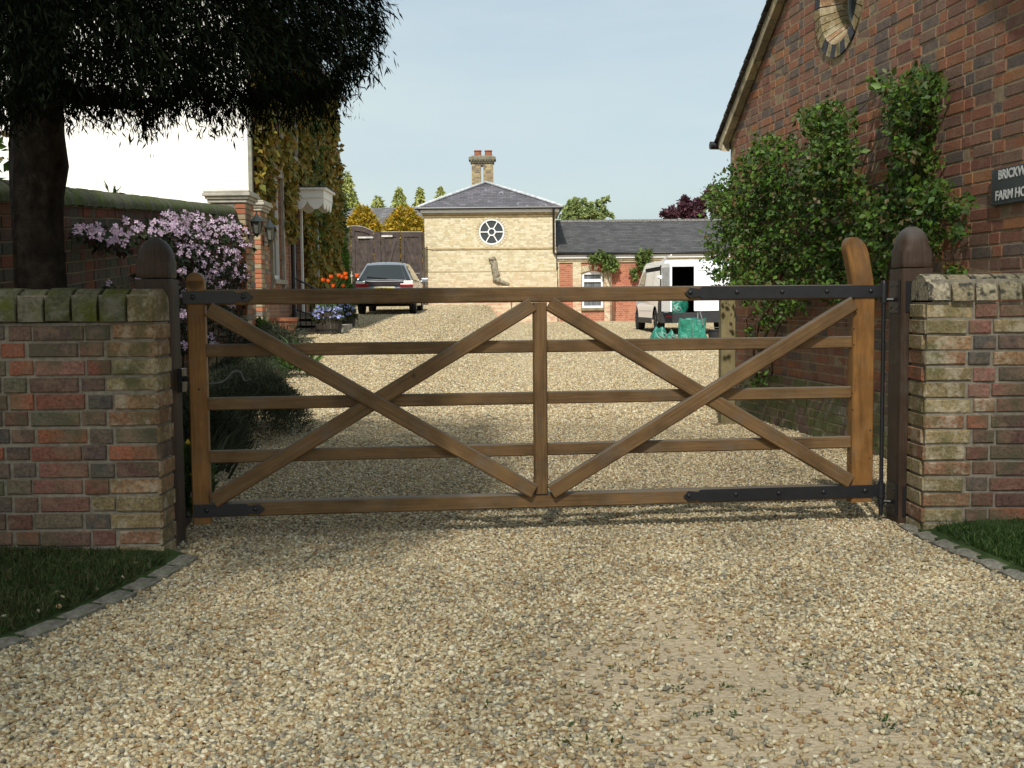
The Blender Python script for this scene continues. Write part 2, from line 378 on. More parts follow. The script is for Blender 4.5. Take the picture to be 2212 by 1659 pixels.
# ============================================================ ground
PEB = [(0.435, 0.337, 0.192), (0.508, 0.422, 0.251), (0.347, 0.26, 0.14), (0.605, 0.529, 0.36), (0.264, 0.232, 0.164), (0.403, 0.299, 0.158), (0.533, 0.452, 0.295), (0.198, 0.178, 0.135), (0.356, 0.319, 0.231), (0.291, 0.178, 0.087), (0.477, 0.384, 0.223), (0.669, 0.599, 0.429), (0.417, 0.356, 0.232), (0.37, 0.253, 0.122), (0.558, 0.47, 0.285)]
def m_driveway():
    a = N('gravel bed'); co = a.coord()
    def layer(sc_):
        v = a.n('ShaderNodeTexVoronoi', Scale=sc_); v.inputs['Randomness'].default_value = 1; a.l(co, v.inputs['Vector'])
        s3 = a.n('ShaderNodeSeparateColor'); a.l(v.outputs['Color'], s3.inputs[0])
        c = a.ramp(s3.outputs[0], [(i/len(PEB), PEB[i]) for i in range(len(PEB))], 'CONSTANT')
        e = a.ramp(v.outputs['Distance'], [(.3, (1.08,)*3), (.7, (.72,)*3)])
        return a.mix(1.0, c, e, 'MULTIPLY'), v.outputs['Distance']
    c, d = layer(62)
    big = a.ramp(a.noise(co, .9, 5, .6), [(.35, (.80,)*3), (.65, (1.1,)*3)]); c = a.mix(1.0, c, big, 'MULTIPLY')
    v2 = a.n('ShaderNodeTexVoronoi', Scale=24); a.l(co, v2.inputs['Vector']); s2 = a.n('ShaderNodeSeparateColor'); a.l(v2.outputs['Color'], s2.inputs[0])
    c = a.mix(1.0, c, a.ramp(s2.outputs[0], [(0, (.74,.72,.70)), (.5, (1,1,1)), (1, (1.22,1.2,1.16))]), 'MULTIPLY')
    # trodden sandy patch near the camera
    s3 = a.n('ShaderNodeSeparateXYZ'); a.l(co, s3.inputs[0])
    def m(op, x, y=None):
        q = a.n('ShaderNodeMath', operation=op)
        for i, val in enumerate((x, y)):
            if val is None: continue
            if isinstance(val, (int, float)): q.inputs[i].default_value = val
            else: a.l(val, q.inputs[i])
        return q.outputs[0]
    dx = m('MULTIPLY', m('SUBTRACT', s3.outputs['X'], .60), 1.55); dy = m('MULTIPLY', m('SUBTRACT', s3.outputs['Y'], 3.1), .60)
    rr = m('SQRT', m('ADD', m('MULTIPLY', dx, dx), m('MULTIPLY', dy, dy))); rr = m('ADD', rr, m('MULTIPLY', m('SUBTRACT', a.noise(co, 3.2, 5), .5), 1.3))
    f = a.ramp(rr, [(.62, (1,)*3), (1.15, (0,)*3)])
    dirt = a.ramp(a.noise(co, 60, 6, .7), [(.3, (.30,.23,.14)), (.5, (.46,.365,.24)), (.75, (.56,.46,.32))])
    c = a.mix(f, c, dirt)
    inv = m('SUBTRACT', 1, d); a.bump(inv, .5, .012)
    return a.out(c, .9, .15)
M_drive = m_driveway()
xs = sorted(set([-400,-150,-60,-30,-18,-12]+[round(-10+i*.4, 2) for i in range(56)]+[14,18,30,60,150,400]))
ys = sorted(set([-400,-100,-30,-10,-3]+[i*.5 for i in range(0, 32)]+[16+i for i in range(0, 32)]+[50,60,90,150,300,600,900]))
V = []; F = []
for y in ys:
    for x in xs: V.append((x, y, g(x, y)))
nx = len(xs)
for j in range(len(ys)-1):
    for i in range(nx-1): F.append((j*nx+i, j*nx+i+1, (j+1)*nx+i+1, (j+1)*nx+i))
mb = MB(); mb.v = V
for f in F: mb.face(f)
gr = mb.build('ground', M_drive, recalc=False, smooth=True); tag(gr, kind='structure')

# edges of the gravel: kerb lines either side in front of the gate, flower bed behind it on the left
KL = [(G(px, py).x, G(px, py).y) for px, py in ((412,1205),(385,1225),(300,1275),(200,1320),(100,1362),(0,1402))] + [(-2.1, 3.0), (-2.5, 2.0)]
KR = [(G(px, py).x, G(px, py).y) for px, py in ((1955,1138),(2010,1168),(2080,1200),(2150,1228),(2212,1258))] + [(2.6, 4.0), (3.0, 3.2)]
BEDL = [(-1.62,5.45),(-1.72,6.2)] + [(G(px, py).x, G(px, py).y) for px, py in ((478,985),(560,880),(615,820),(640,775))] + [(-2.75,13.6),(-3.1,15.0),(-3.7,17),(-4.2,18.5)]
def lerp_x(line, y):
    pts_ = sorted(line, key=lambda p: p[1])
    if y <= pts_[0][1]: return pts_[0][0]
    for a, b in zip(pts_, pts_[1:]):
        if y <= b[1]: return a[0]+(b[0]-a[0])*(y-a[1])/(b[1]-a[1]+1e-9)
    return pts_[-1][0]
XW = lambda y: 3.65-.125*y              # plane of the brick house wall
def x_left(y): return lerp_x(KL, y) if y < 5.2 else lerp_x(BEDL, y)
def x_right(y): return lerp_x(KR, y) if y < 5.55 else (XW(y)-.02 if y < 11.4 else 6.0)
def dirt_amt(x, y): 
    return math.exp(-(((x-.60+.10*math.sin(y*4))*1.55)**2+((y-3.1)*.60)**2)**1.3)
def scatter(n, y0, y1, wide=0.0, far=1.0):
    out = []; rd = random.Random(int(y0*100)+n)
    while len(out) < n:
        y = y0+(y1-y0)*rd.random(); half = .475*y+.25
        x = rd.uniform(-half, half)
        if x < x_left(y)+rd.gauss(0, .03) or x > x_right(y)+rd.gauss(0, .02): continue
        if rd.random() < dirt_amt(x, y)*(.91+.07*math.sin(x*9+y*4)): continue
        out.append((x, y, g(x, y)+rd.uniform(.000, .007)))
    return np.array(out)
M_peb = island('pebble stone', PEB, rough=.75, spec=.25, bump=.0015, bscale=160, vary=.3)
def join_kind(o, lab, cat): tag(o, lab, cat, kind='stuff')
o = stones('gravel', scatter(74000, 2.55, 5.6), .0195, M_peb); join_kind(o, 'loose cream, tan and grey gravel covering the drive in front of the wooden gate', 'gravel')
o = stones('gravel', scatter(70000, 5.6, 10.5), .0225, M_peb, OCT, OCTF, smooth=True); join_kind(o, 'loose cream and tan gravel in the shade just behind the wooden gate', 'gravel')
o = stones('gravel', scatter(52000, 10.5, 19.0), .031, M_peb, OCT, OCTF, smooth=True); join_kind(o, 'pale sunlit gravel of the yard beyond the wooden gate', 'gravel')
def far_pts(n):
    rd = random.Random(77); out = []
    while len(out) < n:
        y = 19+23*rd.random()**1.2; x = rd.uniform(-4.6, 7.5)
        if x < x_left(y) and y < 18.5: continue
        if y > 35 and x < -4.4: continue
        out.append((x, y, g(x, y)+rd.uniform(0, .006)))
    return np.array(out)
o = stones('gravel', far_pts(60000), .044, M_peb, OCT, OCTF, flat=.45); join_kind(o, 'sunlit gravel at the far end of the yard around the car and the van', 'gravel')

# weeds in the gravel
M_grass = island('grass blade', [(.035,.075,.012),(.05,.10,.018),(.028,.055,.012),(.075,.11,.03),(.04,.085,.015)], rough=.6, spec=.3, bump=0, vary=.3, bscale=9, trans=.25)
M_grassdim = island('thin lawn blade', [(.030,.055,.014),(.045,.08,.02),(.09,.085,.035),(.05,.06,.02)], rough=.7, spec=.2, bump=0, vary=.3, bscale=9, trans=.2)
wd = []
for i in range(34):
    px, py = random.Random(i*7+1).choice([(1390+60*(i%5), 1380+55*(i%4)), (1640+90*(i%6), 1380+60*(i%5)), (780+70*(i%6), 1250+70*(i%6)), (1180+50*(i%4), 1450+40*(i%5)), (1760+80*(i%6), 1430+70*(i%3))])
    p = G(px, py); rr = np.random.default_rng(i)
    k = 14; wd.append(np.stack([p.x+rr.normal(0,.016,k), p.y+rr.normal(0,.016,k), np.full(k, p.z+.006)], 1))
wd = np.concatenate(wd)
o = leafcloud('weeds', M_grass, wd, .014, .4, axis=(0,0,.3), aspread=.9, shape='kite'); tag(o, 'small green weeds sprouting here and there through the gravel', 'weeds', kind='stuff')

# ------------------------------------------------------------ lawns
M_soil = simple('dark soil', (.045,.033,.022), .95, .1, var=.4, scale=14, bump=.01)
M_turf = simple('turf', (.035,.055,.018), .95, .1, var=.4, scale=9, bump=.01)
def strip(name, mat, line_a, line_b, dz):
    mb = MB(); n_ = len(line_a)
    for a, b in zip(line_a, line_b):
        for k in range(7):
            x = a[0]+(b[0]-a[0])*k/6; y = a[1]+(b[1]-a[1])*k/6; mb.v.append((x, y, g(x, y)+dz(k/6)))
    for i in range(n_-1):
        for k in range(6): mb.face((i*7+k, i*7+k+1, (i+1)*7+k+1, (i+1)*7+k))
    return mb.build(name, mat, smooth=True)
lw = strip('lawn', M_turf, KL, [(-1.75,5.02),(-2.3,5.0),(-2.8,5.0),(-3.4,5.0),(-4.0,4.6),(-4.2,4.2),(-4.4,3.0),(-4.4,2.0)], lambda t: .012+.03*min(1,t*3)); tag(lw, kind='structure')
lw2 = strip('lawn', M_turf, KR, [(2.4,5.42),(2.9,5.42),(3.3,5.42),(3.8,5.4),(4.2,5.2),(4.4,4.4),(4.6,3.4)], lambda t: .02+.05*min(1,t*3)); tag(lw2, kind='structure')
def grass_pts(line, sign, n, ytop, ext, seed):
    rr = random.Random(seed); out = []
    while len(out) < n:
        y = rr.uniform(2.6, ytop); x0 = lerp_x(line, y); x = x0+sign*(.07+rr.random()*ext)
        if abs(x) > .475*y+.2: continue
        out.append((x, y, g(x, y)+.015+.03*min(1, abs(x-x0)*1.5)))
    return np.array(out)
gp = grass_pts(KL, -1, 17000, 4.97, 1.6, 3)
o = leafcloud('grass', M_grassdim, gp, .034, .09, axis=(0,0,1.1), aspread=.55, shape='blade'); tag(o, 'thin shaded grass with bare soil below the left brick wall', 'grass', kind='stuff')
gp = grass_pts(KR, 1, 16000, 5.35, 1.3, 4)
o = leafcloud('grass', M_grass, gp, .045, .09, axis=(0,0,1.3), aspread=.5, shape='blade'); tag(o, 'bright green grass below the right brick wall', 'grass', kind='stuff')
sl = strip('flower_bed_soil', M_soil, BEDL, [(-3.0,5.45),(-3.2,6.2),(-3.3,7.8),(-3.4,9.2),(-3.5,10.5),(-3.6,12.3),(-3.7,13.6),(-3.8,15.0),(-4.1,17),(-4.25,18.5)], lambda t: .01+.07*min(1,t*3)); tag(sl, kind='structure')
# stray pebbles and twigs on the left grass
sp = np.array([(lerp_x(KL, y)-.09-.5*random.Random(i).random()**2, y, g(-2, y)+.03) for i, y in enumerate(np.linspace(3.2, 4.9, 28))])
o = stones('gravel', sp, .026, M_peb); join_kind(o, 'stray pebbles lying in the grass beside the left row of setts', 'gravel')

# setts edging the drive
M_sett = island('sett stone', [(.15,.14,.115),(.20,.185,.15),(.12,.115,.095)], .9, .15, bump=.008, bscale=45, vary=.5, blotch=((.09,.10,.05,1), .5, (.28,.26,.22,1)))
def setts(line, n, lab, grp, side):
    L = [0]
    for a, b in zip(line, line[1:]): L.append(L[-1]+math.hypot(a[0]-b[0], a[1]-b[1]))
    tot = min(L[-1], 2.1 if side < 0 else 1.55); proto = []
    rr = random.Random(n)
    def at(s_):
        for i in range(len(line)-1):
            if s_ <= L[i+1]:
                t = (s_-L[i])/(L[i+1]-L[i]); return Vector((line[i][0]+(line[i+1][0]-line[i][0])*t, line[i][1]+(line[i+1][1]-line[i][1])*t, 0))
        return Vector((*line[-1], 0))
    for i in range(n):
        a = at(tot*i/n+.010+rr.uniform(0,.008)); b = at(tot*(i+1)/n-.010-rr.uniform(0,.008)); u = (b-a).normalized(); v = Vector((-u.y, u.x, 0)); c = (a+b)/2; ln = (b-a).length/2
        mb = MB(); nn = 5
        base = []
        for jj in range(4):
            for ii in range(nn):
                uu = -1+2*ii/(nn-1); vv = -1+2*jj/3
                edge = (abs(uu) > .9) or (abs(vv) > .9)
                hgt = (.010 if edge else .022)+rr.uniform(-.004, .004)
                q = c+u*ln*uu*(.97+rr.uniform(-.03,.03))+v*.045*vv*(1+rr.uniform(-.12,.12))
                base.append(mb.pts([(q.x, q.y, g(q.x, q.y)+hgt+.006)]))
        for jj in range(3):
            for ii in range(nn-1):
                mb.face((jj*nn+ii, jj*nn+ii+1, (jj+1)*nn+ii+1, (jj+1)*nn+ii))
        ring = [ii for ii in range(nn)]+[jj*nn+nn-1 for jj in range(1,4)]+[3*nn+ii for ii in range(nn-2,-1,-1)]+[jj*nn for jj in range(2,0,-1)]
        lo = [mb.pts([(mb.v[k][0], mb.v[k][1], -.05)]) for k in ring]
        for k in range(len(ring)):
            k2 = (k+1)%len(ring); mb.face((ring[k], ring[k2], lo[k2], lo[k]))
        o = mb.build('edging_sett', M_sett, origin=(c.x, c.y, g(c.x, c.y)), smooth=True, autos=50); tag(o, lab, 'sett', grp)
setts(KL, 10, 'flat grey stone sett in the row between left lawn and gravel', 'setts edging the left lawn', -1)
setts(KR, 8, 'weathered grey stone sett in the row between right lawn and gravel', 'setts edging the right lawn', 1)

# ============================================================ brick
MORT = simple('old lime mortar', (.20,.175,.135), .95, .1, var=.3, scale=30, bump=.004)
REDS = [(0.195, 0.08, 0.055), (0.145, 0.065, 0.05), (0.243, 0.092, 0.054), (0.113, 0.063, 0.052), (0.172, 0.087, 0.064), (0.277, 0.106, 0.058), (0.103, 0.073, 0.062), (0.14, 0.088, 0.066), (0.214, 0.103, 0.077), (0.092, 0.081, 0.07), (0.178, 0.07, 0.052), (0.126, 0.096, 0.078), (0.241, 0.122, 0.093), (0.15, 0.12, 0.08), (0.12, 0.11, 0.07)]
M_bfront = island('old red brick', REDS, .9, .15, grime=((.085,.078,.045,1), .46, .68), gscale=6, bump=.008, bscale=75, vary=.45, blotch=((.20,.13,.085,1), .55, (.06,.045,.035,1)))
M_bcream = island('pale gault brick', [(.27,.205,.105),(.22,.165,.085),(.31,.245,.14),(.19,.145,.075),(.27,.165,.09),(.29,.225,.12),(.22,.12,.07)], .92, .12, grime=((.10,.095,.045,1), .50, .70), gscale=6, bump=.009, bscale=70, vary=.5, blotch=((.42,.37,.28,1), .5, (.10,.08,.05,1)))
M_cope = island('mossy coping brick', [(.10,.095,.055),(.085,.085,.045),(.13,.12,.08),(.09,.09,.05)], .95, .1, blotch=((.17,.155,.12,1), .6, (.045,.045,.03,1)), grime=((.075,.082,.016,1), .47, .60), gscale=7, bump=.008, bscale=60, vary=.45)
M_copep = island('lichen spotted coping brick', [(.27,.235,.155),(.22,.19,.12),(.31,.27,.19),(.24,.20,.125)], .95, .1, grime=((.045,.042,.035,1), .52, .62), gscale=22, bump=.008, bscale=60, vary=.5)
M_white = simple('efflorescence', (.5,.48,.43), .95, .1)

def front_wall(name, lab, xa, xb, yf, yb, zc, ncourse, endside, copemat, creamend, seed, zbase):
    """wall running along x; xa..xb, front face yf, back yb; zc = top of brickwork"""
    t = thing(name, lab, 'brick wall', ((xa+xb)/2, (yf+yb)/2, 0)); rd = random.Random(seed); ch = (zc-zbase)/ncourse
    mb = MB(); mb.box(xa+.004, xb-.004, yf+.004, yb-.004, -.1, zc-.002, 2)
    L = xb-xa
    if endside > 0: o, u = (xb, yf, 0), (-1, 0, 0)
    else: o, u = (xa, yf, 0), (1, 0, 0)
    def matf(a, z):
        k = round((z-zbase)/ch-.5)
        return 1 if a < creamend[0] and rd.random() < creamend[1] else (1 if rd.random() < creamend[2] else 0)
    brickwork(mb, o, u, (0,-1,0), L, zbase, ncourse, ch=ch, mat=0, matf=matf, rnd=rd, wob=.004, pr=.005, j=.013)
    oe = (xb, yf, 0) if endside > 0 else (xa, yb, 0)
    brickwork(mb, oe, (0, 1 if endside > 0 else -1, 0), (endside, 0, 0), yb-yf, zbase, ncourse, ch=ch, mat=0, matf=lambda a, z: 1 if rd.random() < creamend[1] else 0, rnd=rd, headers=False, phase=1)
    mb.build('brickwork', [M_bfront, M_bcream, MORT], t)
    return t
WL = front_wall('front_wall', 'low old red brick wall with mossy green coping, left of the wooden gate', -3.6, -1.565, 4.98, 5.19, 1.055, 14, 1, None, (.118, .85, .05), 11, -.01)
WR = front_wall('front_wall', 'low old red and yellow brick wall with round lichened coping, right of the wooden gate', 1.96, 4.2, 5.36, 5.575, 1.11, 15, -1, None, (.17, .88, .16), 23, -.015)
def coping(t, x0, x1, yf, yb, z0, h, prof, w_, mats, seed, lastlight=None):
    rd = random.Random(seed); x = x0; mb = MB(); i = 0; n = int(round((x1-x0)/w_)); w_ = (x1-x0)/n
    for i in range(n):
        a = x0+i*w_+.002; b = x0+(i+1)*w_-.002; dz = rd.uniform(-.003,.004); dy = rd.uniform(-.004,.004); sk = rd.uniform(-.004,.004)
        pts = [(yf+dy+(yb-yf)*p[0], z0+dz+h*p[1]) for p in prof]
        mt = 0 if lastlight is None or i != (n-1 if lastlight > 0 else 0) else 1
        c = [(a, *p) for p in pts]; d = [(b+sk, *p) for p in pts]
        n3 = len(pts); m0 = mb.pts([(a+.004, y_*.994+(yf+yb)/2*.006, z_-.002 if z_ > z0+.01 else z_) for _, y_, z_ in c]); m1 = mb.pts([(a+.007, *p[1:]) for p in c]); m2 = mb.pts([(b-.007, *p[1:]) for p in d]); m3 = mb.pts([(b-.004+sk, y_*.96+(yf+yb)/2*.04, z_-.004 if z_ > z0+.01 else z_) for _, y_, z_ in d])
        for A, B in ((m0, m1), (m1, m2), (m2, m3)):
            for k in range(n3):
                k2 = (k+1)%n3; mb.face((A+k, A+k2, B+k2, B+k), mt)
        mb.face([m0+k for k in range(n3)][::-1], mt); mb.face([m3+k for k in range(n3)], mt)
    mb.box(x0+.03, x1-.03, yf+.03, yb-.03, z0+.001, z0+h*.80, 2)
    mb.build('coping', mats, t, smooth=True, autos=38)
half = [(.5-.5*math.cos(math.pi*k/12), math.sin(math.pi*k/12)*.9+.1 if 0 < k < 12 else .1) for k in range(13)]; half = [(0,0)]+half+[(1,0)]
leftp = [(0,0),(0,.45),(.05,.68),(.16,.88),(.32,1.0),(.68,1.0),(.84,.88),(.95,.68),(1,.45),(1,0)]
coping(WL, -3.6, -1.56, 4.955, 5.215, 1.06, .143, leftp, .118, [M_cope, M_bcream, MORT], 5, 1)
coping(WR, 1.955, 4.2, 5.335, 5.60, 1.115, .125, half, .112, [M_copep, M_bcream, MORT], 6, None)

# ============================================================ gate posts and gate
M_postw = wood('dark stained post timber', (.020,.012,.008), (.042,.024,.014), (.075,.043,.023), .6, weather=(.075,.068,.058,1))
M_gatew = wood('weathered oak of the gate', (.068,.037,.015), (.142,.079,.030), (.215,.126,.051), .65, weather=(.125,.105,.08,1))
M_gateo = wood('orange stained stile timber', (.10,.045,.012), (.20,.092,.024), (.28,.14,.042), .55, weather=(.13,.095,.06,1))
M_iron = simple('black painted iron', (.011,.011,.013), .42, .45, var=.3, scale=30, bump=.001)

def gate_post(xa, xb, ya, yb, ztop, zgr, lab):
    t = thing('gate_post', lab, 'gate post', ((xa+xb)/2, (ya+yb)/2, 0))
    mb = MB(); cx, cy = (xa+xb)/2, (ya+yb)/2
    mb.beam((cx, cy, -.3), (cx, cy, zgr-.006), (0,1,0), xb-xa, yb-ya, segs=4, seed=cx); mb.build('shaft', M_postw, t)
    mb = MB(); ns = 14; hw, hd = (xb-xa)/2, (yb-ya)/2; rings = []
    hcap = ztop-zgr
    for k in range(ns+1):
        f_ = k/ns; z = zgr+hcap*f_
        q = 1 if f_ < .42 else math.sqrt(max(0.0, 1-((f_-.42)/.60)**2.1))
        q = max(q, .06); cr_ = .0035 if k == 0 else 0
        e = 3.2 if f_ > .45 else 7
        ring = []
        for j in range(20):
            th = 2*math.pi*j/20+math.pi/20; c_, s_ = math.cos(th), math.sin(th); rr = 1/((abs(c_)**e+abs(s_)**e)**(1/e))
            ring.append((cx+(hw-cr_)*q*rr*c_, cy+(hd-cr_)*q*rr*s_, z))
        rings.append(mb.pts(ring))
    for a, b in zip(rings, rings[1:]):
        for j in range(20):
            j2 = (j+1)%20; za = mb.v[a][2]; zb_ = mb.v[b][2]
            mb.face((a+j, a+j2, b+j2, b+j), 0, [(za, j*.03), (za, (j+1)*.03), (zb_, (j+1)*.03), (zb_, j*.03)])
    mb.face([rings[-1]+j for j in range(20)]); mb.face([rings[0]+j for j in range(19,-1,-1)])
    mb.build('rounded_cap', M_postw, t, smooth=True, autos=50)
    return t
PL = gate_post(-1.722, -1.567, 5.20, 5.375, P(338,515,5.29).z, P(338,600,5.2).z, 'dark wooden gate post with domed top behind the end of the left brick wall')
PR = gate_post(1.915, 2.070, 5.58, 5.765, P(1975,490,5.67).z, P(1975,577,5.58).z, 'dark wooden gate post with domed top and iron hinge plates, by the right brick wall')

gA = Vector((-1.515, 5.30, 0)); gB = Vector((1.81, 5.67, 0)); gu = (gB-gA).normalized(); gn = Vector((gu.y, -gu.x, 0))  # gn towards the camera
up = Vector((0,0,1))
def GP(px, py, d=0.0):                  # point on the gate's front plane (d metres in front of it)
    return on_plane(px, py, gA+gn*d, gn)
def GS(px, py):                         # (s, z) in the gate plane
    q = GP(px, py); return (q-gA).dot(gu), q.z
def GQ(s, z, d=0.0): return gA+gu*s+up*z+gn*d
GT = thing('field_gate', 'wide wooden five-bar field gate with crossed braces and black iron straps, closed across the drive', 'gate', gA+(gB-gA)/2)
sR0, _ = GS(1843, 800); sR1, _ = GS(1889, 800); sL0, _ = GS(408, 850); sL1, _ = GS(447, 850)
zrail = [GS(640, 641)[1], GS(700, 756)[1], GS(700, 872)[1], GS(700, 986)[1], GS(700, 1098)[1]]
zr = [(GS(470,py)[1]+GS(1700,py2)[1])/2 for py, py2 in ((643,631),(759,740),(875,849),(990,958),(1102,1067))]
TH = .07
# stiles
mb = MB(); zlo = GS(435,1133)[1]; ztl = GS(420,588)[1]
mb.beam(GQ((sL0+sL1)/2, zlo, -TH/2), GQ((sL0+sL1)/2, ztl-.04, -TH/2), gn, sL1-sL0, TH, segs=6, seed=1.3)
o = mb.build('latch_stile', M_gateo, GT)
mb = MB(); mb.lathe(GQ((sL0+sL1)/2, ztl-.042, -TH/2)-gn*TH/2, [((sL1-sL0)/2-.0012, 0.0), ((sL1-sL0)/2, .006), ((sL1-sL0)/2, TH-.006), ((sL1-sL0)/2-.0012, TH)], 24, axis=gn)
mb.build('stile_top', M_gateo, GT, smooth=True, autos=40)
# hanging stile with swept head
mb = MB(); zlo2 = GS(1860,1085)[1]; ztr = GS(1858,512)[1]; wS = sR1-sR0; cS = (sR0+sR1)/2; zb2 = GS(1860,640)[1]
path = [(cS, zlo2, wS), (cS, zlo2+.3, wS), (cS, .7, wS), (cS, zb2, wS)]
nseg = 18
for k in range(1, nseg+1):
    f_ = k/nseg; z = zb2+(ztr-zb2)*f_; sh = -.058*f_**1.4; w2 = wS*(1+.03*f_)
    if f_ > .74: w2 *= math.sqrt(max(.10, 1-((f_-.74)/.27)**2))
    path.append((cS+sh, z, w2))
prev = None
for (s_, z, w2) in path:
    ch = .006
    ring = [GQ(s_-w2/2, z, -ch), GQ(s_-w2/2+ch, z, 0), GQ(s_+w2/2-ch, z, 0), GQ(s_+w2/2, z, -ch), GQ(s_+w2/2, z, -TH+ch), GQ(s_+w2/2-ch, z, -TH), GQ(s_-w2/2+ch, z, -TH), GQ(s_-w2/2, z, -TH+ch)]
    b = mb.pts(ring)
    if prev is not None:
        for k in range(8):
            k2 = (k+1)%8; mb.face((prev[0]+k, prev[0]+k2, b+k2, b+k), 0, [(prev[1], k*.03), (prev[1], k*.03+.03), (z, k*.03+.03), (z, k*.03)])
    else: mb.face([b+k for k in range(7,-1,-1)])
    prev = (b, z)
mb.face([prev[0]+k for k in range(8)])
mb.build('hanging_stile', M_gateo, GT, smooth=True, autos=35)
# rails
hr = [.073, .060, .060, .060, .070]
for i, z in enumerate(zr):
    mb = MB(); ty = .034 if 0 < i < 4 else .062; dd = -.036 if 0 < i < 4 else -.034
    a0 = sL1 - (.01 if 0 < i < 4 else .0); a1 = sR0+(.01 if 0 < i < 4 else .0)
    mb.beam(GQ(a0, z, dd), GQ(a1, z, dd), gn, hr[i], ty, segs=6, seed=i*2.1+.7)
    mb.build('rail', M_gatew, GT)
# centre upright
sC0 = (GS(1153,860)[0]+GS(1183,860)[0])/2; mb = MB(); mb.beam(GQ(sC0, zr[4]+hr[4]/2+.001, -.018), GQ(sC0, zr[0]-hr[0]/2-.001, -.018), gn, .066, .05, segs=3, seed=9.1); mb.build('centre_upright', M_gatew, GT)
# braces
def brace(a, b, d, seed, w_=.072, th=.042):
    mb = MB(); (s0, z0), (s1, z1) = GS(*a), GS(*b)
    mb.beam(GQ(s0, z0, d-th/2), GQ(s1, z1, d-th/2), gn, w_, th, segs=5, seed=seed); mb.build('brace', M_gatew, GT)
brace((452,668), (1152,1060), .030, 3.3); brace((462,1082), (1150,658), .016, 4.9)
brace((1187,656), (1836,1040), .014, 6.2); brace((1190,1062), (1842,655), .028, 7.7)
# iron straps with spear ends and bolt heads
def strap(pxa, pxb, za, w_, tipdir, bolts, wrap=0):
    s0, _ = GS(pxa, 850); s1, _ = GS(pxb, 850); tl = .075
    if tipdir < 0: poly = [(s0, za), (s0+tl*.35, za-w_*.42), (s0+tl, za-w_*.30), (s0+tl*1.15, za-w_/2), (s1, za-w_/2), (s1, za+w_/2), (s0+tl*1.15, za+w_/2), (s0+tl, za+w_*.30), (s0+tl*.35, za+w_*.42)]
    else: poly = [(s1, za), (s1-tl*.35, za+w_*.42), (s1-tl, za+w_*.30), (s1-tl*1.15, za+w_/2), (s0, za+w_/2), (s0, za-w_/2), (s1-tl*1.15, za-w_/2), (s1-tl, za-w_*.30), (s1-tl*.35, za-w_*.42)]
    mb = MB(); mb.prism(poly, gA, gu, up, gn, .0015, .008); st = mb.build('iron_strap', M_iron, GT, bevel=.0015)
    for bp in bolts:
        sb, _ = GS(bp, 850); mb = MB(); mb.lathe(GQ(sb, za+.002, .0075), [(.012,0),(.0115,.003),(.008,.007),(.003,.0085)], 12, axis=gn); mb.build('bolt_head', M_iron, st, smooth=True)
strap(400, 552, zr[0]-.001, .060, 1, (423, 531)); strap(412, 566, zr[4], .060, 1, (440, 545))
strap(1478, 1903, zr[0]+.002, .062, -1, (1490, 1590, 1687, 1783, 1877)); strap(1476, 1905, zr[4]+.004, .062, -1, (1488, 1590, 1683, 1780, 1870))
# knuckles
rodS, _ = GS(1906, 850)
for z in (zr[0]+.004, zr[4]+.004):
    mb = MB(); mb.lathe(GQ(rodS, z-.036, .0), [(.019,0),(.019,.072)], 16); mb.build('hinge_knuckle', M_iron, GT, smooth=True, autos=40)
# drop rod and hinge plates belong to the post
mb = MB(); zt = GP(1904,606).z; zbm = GP(1903,1113).z
mb.tube([GQ(rodS, zbm, 0), GQ(rodS, zt-.05, 0)], .0105, 10)
mb.lathe(GQ(rodS, zt-.05, 0), [(.014,0),(.016,.01),(.016,.035),(.011,.05)], 14)
ro = mb.build('hinge_rod', M_iron, PR, smooth=True, autos=40)
for z, in ((zr[0]-.02,), (zr[4]-.03,)):
    mb = MB(); mb.box(1.9075, 1.9145, 5.60, 5.74, z-.085, z+.075); 
    mb.box(1.935, 1.99, 5.5735, 5.5795, z-.08, z+.07)
    q = GQ(rodS, z-.02, 0); mb.tube([q, (1.90, 5.66, z-.02), (1.915, 5.67, z-.02)], .010, 8); mb.lathe((q.x, q.y, z-.035), [(.018,0),(.018,.03)], 14)
    for dz in (-.06, .05):
        for yy in (5.625, 5.715): mb.lathe((1.9075, yy, z+dz), [(.007,0),(.005,.004)], 8, axis=(-1,0,0))
    mb.build('hinge_plate', M_iron, PR, autos=40)
# latch on the left post, bent handle
mb = MB(); zl = P(405,820,5.3).z
mb.box(-1.565, -1.49, 5.34, 5.35, zl-.012, zl+.014); mb.box(-1.565,-1.545,5.30,5.38, zl-.06, zl+.05); mb.build('latch_catch', M_iron, PL)
hp = [GP(445,829,-.075), GP(480,825,-.09), GP(505,803,-.11), GP(520,805,-.12), GP(528,822,-.12), GP(545,818,-.12)]
mb = MB(); mb.tube([((-t**3+2*t*t-t)*p0+(3*t**3-5*t*t+2)*p1+(-3*t**3+4*t*t+t)*p2+(t**3-t*t)*p3)/2 for p0,p1,p2,p3 in zip([hp[0]]+hp[:-2], hp[:-1], hp[1:], hp[2:]+[hp[-1]]) for t in (0,.2,.4,.6,.8)], .0035, 8); mb.build('latch_handle', simple('dull steel', (.13,.13,.14), .4, .5, 1), GT, smooth=True)
mb = MB(); c_ = GP(430,841,.0005); mb.lathe(c_, [(.006,0),(.0055,.0008)], 10, axis=gn); mb.build('latch_hole', M_iron, GT)
